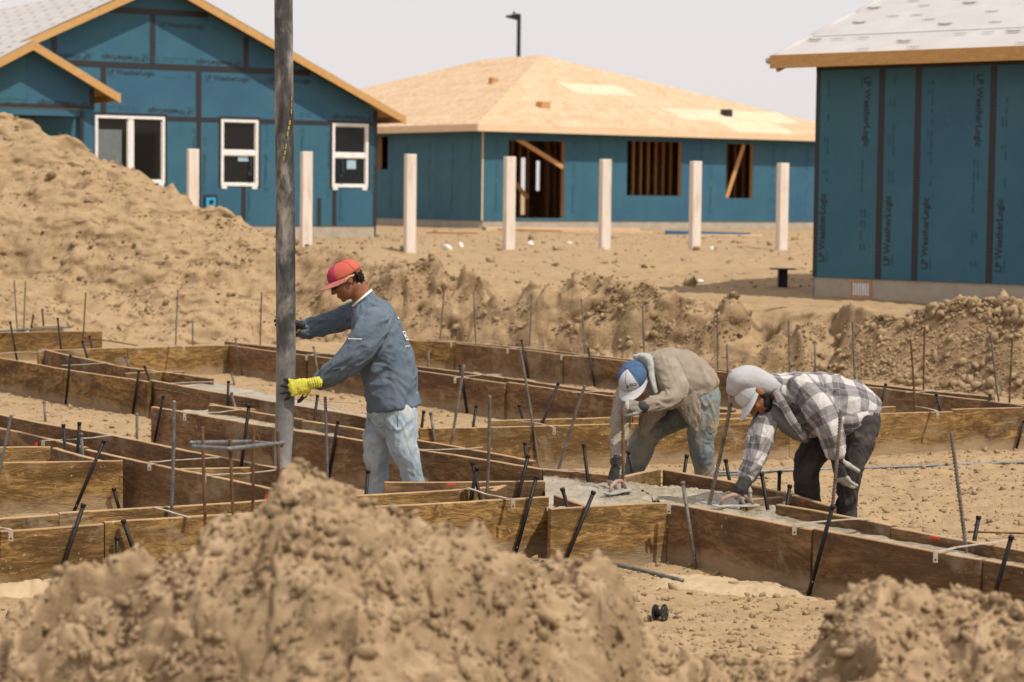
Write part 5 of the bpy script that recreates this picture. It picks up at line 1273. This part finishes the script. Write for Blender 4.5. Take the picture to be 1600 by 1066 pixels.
hair = simple('hair', [(.3, (.006, .005, .004)), (.7, (.018, .013, .010))], (4, 4, 30), 30, .6, .9, .01, 4)
dk_boot = simple('boot_leather', [(.3, (.05, .035, .025)), (.7, (.13, .10, .07))], (1, 1, 1), 9, .7, .3)
def head_extras(p, c, A, open_=True):
    o0 = np.array(p.location)
    for sg in (-1, 1):
        v, f = ell(np.array(c)+A@np.array([sg*.031, .079, .004]), (.0125, .0125, .0095), A, 2); e = link('eye', mesh_np('eye', v-o0, f, M['white'], True), p)
        v, f = ell(np.array(c)+A@np.array([sg*.031, .0905, .003]), (.0055, .0022, .0055), A, 1); link('iris', mesh_np('iris', v-o0, f, M['dark'], True), e)
def blob(name, parts, parent, mat, voxel=.006, smooth=3, rough=0, rf=30):
    me = union(parts, voxel, smooth); co = get_co(me)
    if rough: co = co+get_no(me)*(rough*fbm(co[:, 0]*rf, co[:, 1]*rf, 3, co[:, 2]*rf))[:, None]
    me.vertices.foreach_set('co', (co-np.array(parent.location)).astype(np.float32).ravel()); me.materials.clear(); me.materials.append(mat); me.polygons.foreach_set('use_smooth', np.ones(len(me.polygons), bool)); me.update(); me.name = name
    return link(name, me, parent)

# ============ worker at the hose
z1 = 13.9; foot = G(600, 812); foot.y = z1
w1 = empty('person', (foot.x, z1, 0), 'standing worker in red cap and blue shirt steadying the hose with yellow gloves', 'person')
torso = Limb([(573, 470, z1, 17, .065), (577, 482, z1, 29, .12), (583, 500, z1, 36, .175), (592, 530, z1, 41, .165), (603, 565, z1, 43, .155), (610, 600, z1, 43, .165), (614, 622, z1, 42, .175), (616, 637, z1, 42, .18)], round1=False)
armN = Limb([(587, 500, z1-.13, 25, .085), (575, 524, z1-.19, 26, .08), (560, 549, z1-.21, 24, .072), (541, 568, z1-.21, 20, .062), (519, 583, z1-.18, 17, .054), (498, 597, z1-.13, 13, .045)], round1=False)
armF = Limb([(566, 487, z1+.13, 22, .08), (543, 495, z1+.17, 20, .07), (520, 504, z1+.17, 17.5, .064), (498, 510, z1+.12, 16.5, .058), (480, 513, z1+.06, 14.5, .052), (466, 514, z1+.02, 12.5, .045)], round1=False)
pel = Limb([(614, 615, z1, 37, .155), (614, 640, z1, 38, .155), (612, 662, z1, 30, .14)])
legN = Limb([(624, 642, z1-.07, 28, .105), (627, 672, z1-.09, 25, .10), (630, 698, z1-.10, 21, .09), (638, 722, z1-.10, 19.5, .082), (645, 745, z1-.08, 17, .075), (650, 768, z1-.06, 16.5, .07), (655, 800, z1-.04, 16.5, .07)], round1=False)
legF = Limb([(597, 645, z1+.08, 24, .10), (590, 675, z1+.08, 20, .095), (588, 702, z1+.08, 20, .088), (589, 725, z1+.09, 18, .08), (591, 748, z1+.10, 16, .072), (592, 770, z1+.10, 15.5, .07), (593, 800, z1+.1, 15.5, .07)], round1=False)
neck = Limb([(556, 447, z1+.0, 17, .062), (563, 460, z1, 16, .060), (572, 475, z1, 18, .07)])
hc1 = W(541, 438, z1-.01); A1 = frame((-.85, -.22, -.47), (-.47, -.05, .86))
body_parts = [l.mesh(.80) for l in (torso, armN, armF, pel, legN, legF)]+[neck.mesh()]+head_parts(hc1, A1)
me_ = blob('body', body_parts, w1, skin, .0055, 1)
head_extras(w1, hc1, A1)
blue_sh = cloth_mat('blue_shirt', [(.3, (.085, .115, .150)), (.7, (.135, .172, .212))], 4, .7, ((.2, .23, .25), 9, .6, .12))
sh = garment('shirt', [torso, armN, armF], w1, blue_sh, .0065, .0125, 13, seed=3)
# ribbed hem, cuffs and collar
def band(parent, limb, i, mat, name, k=1.03, w=.022, end=True):
    c, t, s_, d_ = limb.c[i], limb.t[i], limb.s[i], limb.d[i]; n = 40; V = []; Fc = []
    for (o_, kk) in ((-w/2, k-.02), (-w/2, k+.02), (w/2, k+.02), (w/2, k-.03)):
        for j in range(n): a = 2*math.pi*j/n; V.append(c+t*o_+s_*math.cos(a)*limb.hw[i]*kk+d_*math.sin(a)*limb.rd[i]*kk)
    for r_ in range(4):
        for j in range(n): Fc.append([r_*n+j, r_*n+(j+1) % n, ((r_+1) % 4)*n+(j+1) % n, ((r_+1) % 4)*n+j])
    return link(name, mesh_np(name, np.array(V)-np.array(parent.location), Fc, mat, True), parent)
band(w1, armN, -1, blue_sh, 'cuff', 1.0, .03); band(w1, armF, -1, blue_sh, 'cuff', 1.0, .03)
ncl = Limb([(560, 459, z1, 18.5, .066), (566, 466, z1, 19.5, .072)], 4); band(w1, ncl, -1, M['white'], 'undershirt_collar', 1.02, .014)
den1 = cloth_mat('light_denim', [(.3, (.19, .255, .315)), (.5, (.31, .38, .43)), (.7, (.45, .50, .52))], 5, .8, ((.50, .46, .36), 5, .54, .45))
jn = garment('jeans', [pel, legN, legF], w1, den1, .0068, .0115, 16, seed=11)
band(w1, legN, -1, den1, 'hem', 1.0, .02)
m_ = MB(); a_, n_ = surf(jn, 612, 655)
pk = badge(jn, 622, 657, w1, [[(-.004, -.055), (.0, -.055), (.0, .05), (-.004, .05)], [(-.06, -.06), (-.0, -.06), (-.0, -.056), (-.06, -.056)]], 'ink_faint', 'pocket_seam')
red_o = cloth_mat('cap_orange', [(.3, (.40, .080, .055)), (.7, (.52, .135, .095))], 7, .4); red_m = cloth_mat('cap_magenta', [(.3, (.34, .025, .075)), (.7, (.45, .05, .11))], 7, .4); red_p = cloth_mat('cap_brim_pink', [(.3, (.40, .12, .115)), (.7, (.50, .19, .18))], 7, .4)
cp1, br1 = cap(w1, hc1, A1, (red_o, red_m, red_p), 1.07, .42, .30, .078)
badge(cp1, 511, 426, w1, [[(-.012, -.006), (.012, -.006), (.012, .006), (-.012, .006)], [(-.008, .009), (.008, .009), (.008, .012), (-.008, .012)]], 'yellow', 'cap_logo')
hp1 = [ell(np.array(hc1)+A1@np.array(q), r, A1, 3) for q, r in (((0, -.066, -.012), (.068, .040, .050)), ((0, -.05, -.05), (.055, .035, .035)), ((.056, -.040, .004), (.017, .030, .024)), ((-.056, -.040, .004), (.017, .030, .024)), ((0, -.085, .008), (.045, .022, .026)))]
blob('hair', hp1, w1, hair, .004, 1, .022, 80)
# goatee shade and wrap sunglasses
def hpt(c, A, p): return Vector(np.array(c)+A@np.array(p))
gl = MB()
for sg in (-1, 1): gl.beam(hpt(hc1, A1, (sg*.074, .075, .002)), hpt(hc1, A1, (sg*.090, -.018, .017)), .005, .0135, up=Vector(A1[:, 2])); gl.beam(hpt(hc1, A1, (sg*.090, -.018, .017)), hpt(hc1, A1, (sg*.086, -.045, .010)), .004, .009, up=Vector(A1[:, 2]))
M['tan_plastic'] = flat('tan_plastic', (.62, .40, .16), .4); M['lens'] = flat('lens', (.008, .008, .01), .08, spec=.6)
gg = gl.build('sunglasses', M['tan_plastic'], w1)
ln = MB()
for sg in (-1, 1):
    q = [hpt(hc1, A1, p) for p in ((sg*.006, .105, .016), (sg*.050, .098, .018), (sg*.074, .074, .016), (sg*.070, .076, -.008), (sg*.046, .098, -.016), (sg*.014, .106, -.010))]; ln.prism(q, Vector(A1[:, 1])*.003)
ln.build('lens', M['lens'], gg)
yel = simple('yellow_glove', [(.3, (.40, .36, .05)), (.5, (.56, .52, .06)), (.75, (.66, .62, .10))], (1, 1, 1), 34, .8, .5, .003, 3, rnd=False); blk = simple('black_dip', [(.3, (.014, .015, .015)), (.7, (.05, .05, .048))], (1, 1, 1), 40, .55, .4, .003, 4, rnd=False)
hw_ = W(484, 600, HZ-.078)
g1 = hand(w1, hw_, (-.965, .0, -.22), (.12, -1, .08), (12, 16, 14), (yel, blk), (17, 4, -9, -22), (40, 8), 1.15, 'dip')
g2 = hand(w1, W(461, 507, HZ+.075), (-.99, .05, .09), (.05, 1, .05), (14, 78, 50), (blk, blk), (7, 2, -4, -9), (25, 10), .95, 'dip')
boot(w1, W(655, 800, z1).x, z1-.06, R(200), dk_boot); boot(w1, W(592, 800, z1).x, z1+.1, R(185), dk_boot)
for (px, py, pts) in ((633, 525, [[(-.02, -.03), (.02, -.03), (.02, -.024), (-.02, -.024)], [(-.02, .024), (.02, .024), (.02, .03), (-.02, .03)], [(-.02, -.024), (-.014, -.024), (-.014, .024), (-.02, .024)], [(.014, -.024), (.02, -.024), (.02, .024), (.014, .024)], [(-.006, -.010), (.006, -.010), (.006, .010), (-.006, .010)]]),
        (622, 498, [[(-.02+.009*k, -.004), (-.014+.009*k, -.004), (-.014+.009*k, .010), (-.02+.009*k, .010)] for k in range(5)]), (636, 541, [[(-.03+.009*k, -.005), (-.024+.009*k, -.005), (-.024+.009*k, .007), (-.03+.009*k, .007)] for k in range(7)]),
        (556, 530, [[(-.05+.008*k, -.003), (-.045+.008*k, -.003), (-.045+.008*k, .004), (-.05+.008*k, .004)] for k in range(12)])):
    badge(sh, px, py, w1, pts, 'white', 'shirt_print')

# ============ bent worker in tan jacket
z2 = 14.25; w2 = empty('person', (W(1050, 800, z2).x, z2, 0), 'bent worker in tan hooded jacket and blue and grey cap smoothing fresh concrete', 'person')
t2 = Limb([(1010, 575, z2-.12, 17, .10), (1022, 579, z2-.08, 29, .16), (1042, 585, z2-.03, 39, .19), (1063, 592, z2, 44, .19), (1082, 598, z2+.03, 40, .18), (1098, 607, z2+.06, 31, .16), (1106, 614, z2+.06, 25, .14)], round1=False)
flap = Limb([(1068, 604, z2-.12, 32, .035), (1076, 628, z2-.14, 23, .028), (1082, 650, z2-.14, 13, .02), (1087, 668, z2-.13, 5, .014)])
flap2 = Limb([(1030, 612, z2-.02, 24, .10), (1022, 636, z2-.04, 19, .07), (1010, 656, z2-.06, 14, .045), (1003, 676, z2-.07, 7, .03)])
uaN = Limb([(1036, 570, z2-.20, 20, .085), (1046, 584, z2-.25, 22, .085), (1052, 602, z2-.31, 20, .078), (1052, 618, z2-.36, 17, .07), (1041, 628, z2-.42, 13.5, .062), (1024, 632, z2-.47, 11.5, .052), (1007, 636, z2-.50, 9.5, .045)], round1=False)
uaF = Limb([(990, 583, z2+.05, 16, .08), (981, 606, z2+.02, 16, .075), (975, 632, z2-.05, 15.5, .07), (971, 655, z2-.15, 15, .066), (968, 682, z2-.26, 13.5, .058), (965, 706, z2-.36, 11, .05), (963, 720, z2-.43, 9.5, .043)], round1=False)
pel2 = Limb([(1098, 604, z2+.06, 23, .14), (1101, 622, z2+.06, 24, .155), (1096, 640, z2+.05, 24, .14)])
lgN = Limb([(1103, 625, z2-.05, 22, .105), (1102, 648, z2-.06, 21, .10), (1097, 672, z2-.06, 22, .095), (1096, 695, z2-.05, 19.5, .085), (1098, 718, z2-.03, 16.5, .078), (1101, 742, z2, 14.5, .07), (1103, 790, z2, 14, .065)], round1=False)
lgF = Limb([(1086, 632, z2+.12, 25, .11), (1062, 646, z2+.13, 25, .10), (1036, 657, z2+.12, 23, .095), (1015, 672, z2+.10, 20, .09), (1003, 695, z2+.10, 18.5, .082), (996, 718, z2+.12, 16.5, .075), (991, 742, z2+.14, 14.5, .07), (989, 795, z2+.14, 14, .065)], round1=False)
hc2 = W(991, 597, z2-.30); A2 = frame((-.22, -.66, -.70), (-.42, -.60, .70))
nk2 = Limb([(1000, 590, z2-.22, 15, .06), (1010, 580, z2-.14, 17, .065), (1022, 580, z2-.06, 20, .08)])
blob('body', [l.mesh(.80) for l in (t2, uaN, uaF, pel2, lgN, lgF)]+[nk2.mesh()]+head_parts(hc2, A2), w2, skin, .0055, 1); head_extras(w2, hc2, A2)
tan = cloth_mat('tan_jacket', [(.3, (.20, .165, .125)), (.55, (.285, .24, .19)), (.75, (.35, .305, .25))], 4, .6, ((.32, .25, .14), 3, .54, .16))
jk = garment('jacket', [t2, flap, flap2, uaN, uaF], w2, tan, .0068, .0135, 13, seed=21)
band(w2, uaN, -1, tan, 'cuff', 1.0, .025); band(w2, uaF, -1, tan, 'cuff', 1.0, .025)
den2 = cloth_mat('dusty_denim', [(.3, (.09, .125, .14)), (.55, (.165, .205, .215)), (.75, (.25, .29, .285))], 5, .8, ((.36, .31, .20), 4, .46, .62))
garment('jeans', [pel2, lgN, lgF], w2, den2, .007, .012, 15, seed=31)
gry = cloth_mat('pale_hood', [(.3, (.30, .305, .285)), (.7, (.42, .42, .39))], 6, .6)
hd = [Limb([(999, 559, z2-.15, 5, .07), (1005, 561, z2-.17, 9, .09), (1011, 565, z2-.19, 11, .10), (1016, 576, z2-.22, 9, .08), (1018, 590, z2-.27, 6, .04), (1021, 603, z2-.31, 4.5, .022), (1025, 614, z2-.33, 3, .015)])]
garment('hood', hd, w2, gry, .006, .006, 25, seed=5)
capb = cloth_mat('cap_blue', [(.3, (.045, .092, .175)), (.7, (.07, .125, .22))], 8, .4); capg = cloth_mat('cap_grey', [(.3, (.40, .40, .41)), (.7, (.52, .51, .51))], 8, .4)
cp2, br2 = cap(w2, hc2, A2, (capb, capg, capg), 1.10, .42, .27, .072)
def text_on(o, px, py, xdir, body, size, mat, parent, name='cap_lettering'):
    p, n = surf(o, px, py)
    if p is None: return
    if n.y > 0: n = -n
    xdir = Vector(xdir); u = (xdir-n*xdir.dot(n)).normalized(); v = n.cross(u); return put_text(body, size, mat, p+n*.0022, u, v, parent, name)
text_on(cp2, 984.5, 604.5, (.96, 0, .25), 'CCS', .024, 'ink', w2)
badge(cp2, 981, 604, w2, [[(-.009, -.005), (.009, -.005), (.0, .009)]], 'ink', 'cap_emblem')
badge(cp2, 989, 583, w2, [[(-.002, -.002), (.002, -.002), (.002, .002), (-.002, .002)]], 'ink', 'eyelet'); badge(cp2, 972, 585, w2, [[(-.002, -.002), (.002, -.002), (.002, .002), (-.002, .002)]], 'ink', 'eyelet')
blob('hair', [ell(np.array(hc2)+A2@np.array(q), r, A2, 3) for q, r in (((0, -.066, -.012), (.068, .040, .050)), ((.062, -.03, .010), (.018, .045, .030)), ((-.062, -.03, .010), (.018, .045, .030)))], w2, hair, .005, 1, .010, 60)
gdk = simple('glove_dark', [(.3, (.022, .021, .020)), (.7, (.065, .062, .058))], (1, 1, 1), 40, .85, .5, .003, 4, rnd=False); glt = simple('glove_grey', [(.3, (.25, .235, .20)), (.7, (.42, .40, .35))], (1, 1, 1), 30, .7, .4, .003, 4, rnd=False)
gmid = simple('glove_mid', [(.3, (.12, .11, .095)), (.7, (.24, .22, .185))], (1, 1, 1), 30, .8, .4, .003, 4, rnd=False)
hand(w2, W(1004, 636, z2-.52), (-.96, -.12, .16), (-.1, -.72, .68), (58, 72, 45), (gmid, glt), (6, 1, -4, -9), (30, 30), 1.0, 'grey')
blob('glove_cuff', [Limb([(1010, 636, z2-.505, 9.5, .038), (1003, 636, z2-.52, 10, .04)]).mesh()], w2, gdk, .004, 1)
fp = G(966, 764, .275)
hand(w2, W(962, 728, fp.y+.02), (-.22, -.12, -.97), (-.75, -.62, .0), (22, 38, 30), (gdk, glt), (8, 2, -5, -12), (32, 20), 1.02, 'grey')
boot(w2, W(1103, 800, z2).x, z2-.03, R(200), dk_boot); boot(w2, W(989, 800, z2).x, z2+.12, R(190), dk_boot)
# ============ plaid shirt worker
z3 = 12.75; w3p = empty('person', (W(1300, 850, z3).x, z3, 0), 'bent worker in grey hood and black and white plaid shirt floating concrete', 'person')
t3 = Limb([(1208, 603, z3-.12, 18, .10), (1222, 611, z3-.10, 29, .15), (1244, 621, z3-.06, 41, .19), (1270, 631, z3-.02, 50, .20), (1298, 634, z3, 49, .20), (1325, 636, z3+.03, 43, .19), (1350, 641, z3+.05, 31, .17), (1366, 648, z3+.05, 20, .14)], round1=False)
aN = Limb([(1252, 605, z3-.19, 22, .095), (1268, 622, z3-.26, 24, .092), (1282, 644, z3-.30, 22, .085), (1294, 667, z3-.32, 20, .076), (1302, 687, z3-.32, 18, .066), (1306, 704, z3-.32, 14.5, .056), (1307, 713, z3-.32, 12.5, .05)], round1=False)
aF = Limb([(1215, 622, z3-.05, 22, .09), (1203, 640, z3-.13, 20, .085), (1194, 662, z3-.20, 19, .078), (1188, 688, z3-.26, 19, .072), (1182, 710, z3-.29, 18, .066), (1174, 730, z3-.31, 15.5, .058), (1165, 748, z3-.32, 11.5, .047)], round1=False)
under = Limb([(1208, 640, z3-.2, 12, .06), (1222, 655, z3-.22, 13, .07), (1240, 672, z3-.22, 11, .07), (1256, 684, z3-.2, 7, .06)])
pel3 = Limb([(1340, 640, z3+.03, 28, .16), (1347, 655, z3+.03, 28, .165), (1344, 672, z3+.03, 26, .15)])
lN = Limb([(1345, 660, z3-.06, 28, .115), (1342, 686, z3-.08, 24, .105), (1337, 708, z3-.09, 21, .10), (1331, 732, z3-.09, 17.5, .09), (1327, 752, z3-.07, 16.5, .082), (1324, 778, z3-.04, 15.5, .078), (1322, 800, z3-.02, 14.5, .07), (1321, 850, z3, 14, .07)], round1=False)
lF = Limb([(1328, 660, z3+.12, 28, .11), (1303, 676, z3+.14, 28, .105), (1280, 693, z3+.13, 26, .10), (1266, 715, z3+.10, 22.5, .095), (1260, 738, z3+.10, 20, .085), (1261, 758, z3+.12, 18, .08), (1263, 785, z3+.14, 17.5, .075), (1263, 850, z3+.14, 16, .07)], round1=False)
hc3 = W(1180, 615, z3-.22); A3 = frame((-.36, -.20, -.91), (-.90, -.10, .38))
nk3 = Limb([(1192, 612, z3-.18, 17, .062), (1203, 610, z3-.14, 19, .07), (1216, 612, z3-.1, 22, .09)])
blob('body', [l.mesh(.80) for l in (t3, aN, aF, pel3, lN, lF)]+[nk3.mesh()]+head_parts(hc3, A3), w3p, skin, .0055, 1); head_extras(w3p, hc3, A3)
def plaid_mat():
    m, N, L, P = nodes('plaid'); at = N.new('ShaderNodeAttribute'); at.attribute_name = 'cloth'; sp = N.new('ShaderNodeSeparateXYZ'); L.new(at.outputs['Vector'], sp.inputs[0])
    v = coords(N, L, rnd=False); wob = noise(N, L, v, 7, 2, .5); wob = math_n(N, L, 'MULTIPLY', wob, .012)
    def stripe(ax, off):
        q = math_n(N, L, 'ADD', math_n(N, L, 'ADD', sp.outputs[ax], wob), off); q = math_n(N, L, 'FRACT', math_n(N, L, 'DIVIDE', q, .134)); return math_n(N, L, 'LESS_THAN', q, .5), q
    a, qa = stripe(0, 5.0); b, qb = stripe(1, 5.02); s_ = math_n(N, L, 'MULTIPLY', math_n(N, L, 'ADD', a, b), .5)
    c = ramp(N, L, s_, [(0, (.50, .475, .46)), (.5, (.23, .215, .215)), (1, (.095, .085, .088))]); 
    for q in (qa, qb):      # thin pale lines
        l1 = math_n(N, L, 'LESS_THAN', math_n(N, L, 'ABSOLUTE', math_n(N, L, 'SUBTRACT', q, .25)), .013); c = mixc(N, L, math_n(N, L, 'MULTIPLY', l1, .35), c, (.5, .47, .45))
    nz = noise(N, L, v, 160, 2, .6); c = mixc(N, L, .12, c, ramp(N, L, nz, [(.3, 0.05), (.7, .6)]))
    L.new(c, P.inputs['Base Color']); P.inputs['Roughness'].default_value = .95; P.inputs['Specular IOR Level'].default_value = .1
    fo = noise(N, L, v, 16, 5, .6, 1.2); bump(N, L, P, math_n(N, L, 'ADD', math_n(N, L, 'MULTIPLY', nz, .2), fo), .7, .008); return m
pl = plaid_mat()
hem = Limb([(1296, 660, z3-.13, 22, .07), (1325, 658, z3-.12, 21, .07), (1350, 652, z3-.08, 17, .07)])
garment('shirt', [t3, aN, aF, hem], w3p, pl, .0068, .0135, 12, seed=41)
band(w3p, aN, -1, pl, 'cuff', .97, .03); band(w3p, aF, -1, pl, 'cuff', .95, .03)
tee = cloth_mat('grey_tee', [(.3, (.115, .115, .122)), (.7, (.17, .17, .178))], 6, .5)
garment('undershirt', [under], w3p, tee, .007, .006, 14, seed=2)
lap = [Limb([(1212, 612, z3-.27, 5, .03), (1224, 634, z3-.30, 6, .035), (1238, 658, z3-.31, 6, .035), (1256, 682, z3-.29, 5, .03)])]
garment('collar', lap, w3p, pl, .006, .004, 14, seed=8)
blkj = cloth_mat('black_denim', [(.3, (.030, .027, .028)), (.55, (.058, .052, .051)), (.75, (.10, .09, .085))], 5, .8, ((.13, .11, .095), 5, .55, .5))
garment('jeans', [pel3, lN, lF], w3p, blkj, .007, .0115, 17, seed=51)
hgr = cloth_mat('grey_hood', [(.3, (.33, .33, .335)), (.7, (.43, .43, .43))], 5, .4, weave=120)
hoodl = [Limb([(1147, 607, z3-.23, 14, .07), (1154, 599, z3-.22, 22, .102), (1167, 596, z3-.20, 25.5, .114), (1181, 598, z3-.18, 23, .112), (1195, 602, z3-.15, 18, .105), (1206, 606, z3-.12, 17, .10), (1213, 609, z3-.10, 18, .10)], round1=False)]
garment('hood', hoodl, w3p, hgr, .0055, .0055, 14, seed=61)
gcap = cloth_mat('cap_pale', [(.3, (.40, .43, .44)), (.7, (.50, .52, .53))], 7, .3)
cp3, br3 = cap(w3p, hc3, A3, (gcap, gcap, gcap), 1.02, .40, .3, .082)
blob('beard', [ell(np.array(hc3)+A3@np.array(q), r, A3, 3) for q, r in (((0, .052, -.096), (.044, .036, .026)), ((.047, .022, -.066), (.020, .034, .034)), ((-.047, .022, -.066), (.020, .034, .034)), ((0, .092, -.052), (.024, .009, .005)), ((.058, .0, -.035), (.016, .016, .03)), ((-.058, .0, -.035), (.016, .016, .03)))], w3p, hair, .0045, 1, .006, 70)
blob('hair', [ell(np.array(hc3)+A3@np.array(q), r, A3, 3) for q, r in (((0, -.066, -.012), (.068, .040, .055)), ((.064, -.02, .018), (.016, .045, .022)), ((-.064, -.02, .018), (.016, .045, .022)))], w3p, hair, .005, 1, .008, 60)
hand(w3p, W(1306, 719, z3-.33), (.30, -.10, -.95), (-.72, -.66, -.2), ((14, 22, 18), (18, 26, 20), (24, 30, 22), (30, 34, 24)), (gdk, glt), (12, 3, -8, -17), (42, 10), 1.12, 'grey')
# floats
def hand_float(px, py, h, ang, tilt, label, mats):
    p = G(px, py, h); r = empty('hand_float', p, label, 'hand float'); u = Vector((math.cos(ang), math.sin(ang), 0)); v = Vector((-u.y, u.x, 0)); n = 18
    poly = []
    for k in range(n):
        a = 2*math.pi*k/n; poly.append(p+u*(.135*math.copysign(abs(math.cos(a))**.5, math.cos(a)))+v*(.042*math.copysign(abs(math.sin(a))**.5, math.sin(a))))
    mb = MB(); mb.prism(poly, Vector((0, 0, .008))); mb.build('plate', mats[0], r, bevel=.001)
    mb = MB(); mb.tube([p+u*-.09+Vector((0, 0, .008)), p+u*-.075+Vector((0, 0, .045)), p+u*-.02+Vector((0, 0, .062)), p+u*.04+Vector((0, 0, .06)), p+u*.085+Vector((0, 0, .035)), p+u*.10+Vector((0, 0, .008))], [.009, .010, .012, .012, .010, .009], 12); mb.build('handle', mats[1], r, smooth=True)
    return r, p
mgm = simple('float_metal', [(.3, (.28, .27, .25)), (.7, (.45, .43, .39))], (1, 1, 1), 14, .5, .3, .003, 5, .2); hpk = simple('worn_handle', [(.3, (.26, .14, .10)), (.7, (.40, .28, .22))], (1, 1, 1), 14, .7, .3)
f3, p3 = hand_float(1150, 791, .297, R(14), 0, 'oval metal hand float with worn pinkish handle under the glove of the plaid shirt worker', (mgm, hpk))
hand(w3p, Vector((W(1162, 752, p3.y+.03).x, p3.y+.03, W(1162, 752, p3.y+.03).z)), (-.42, -.12, -.90), (-.50, -.80, .28), ((30, 42, 20), (36, 46, 24), (40, 48, 28), (44, 50, 30)), (gdk, glt), (16, 5, -8, -20), (46, 30), .92, 'grey')
blob('glove_cuff', [Limb([(1166, 750, p3.y+.03, 11, .042), (1157, 765, p3.y+.02, 12, .042)]).mesh()], w3p, gdk, .004, 1)
boot(w3p, W(1321, 850, z3).x, z3-.02, R(190), dk_boot); boot(w3p, W(1263, 850, z3).x, z3+.12, R(195), dk_boot)
f2, p2 = hand_float(965, 769, .288, R(60), 0, 'small muddy hand float under the dark glove of the worker in the tan jacket', (mgm, hpk))
ycf = Limb([(472, 512, z1+.035, 10, .038), (463, 510, z1-.0, 10.5, .04)], 3); band(w1, ycf, -1, yel, 'glove_cuff', 1.0, .022)
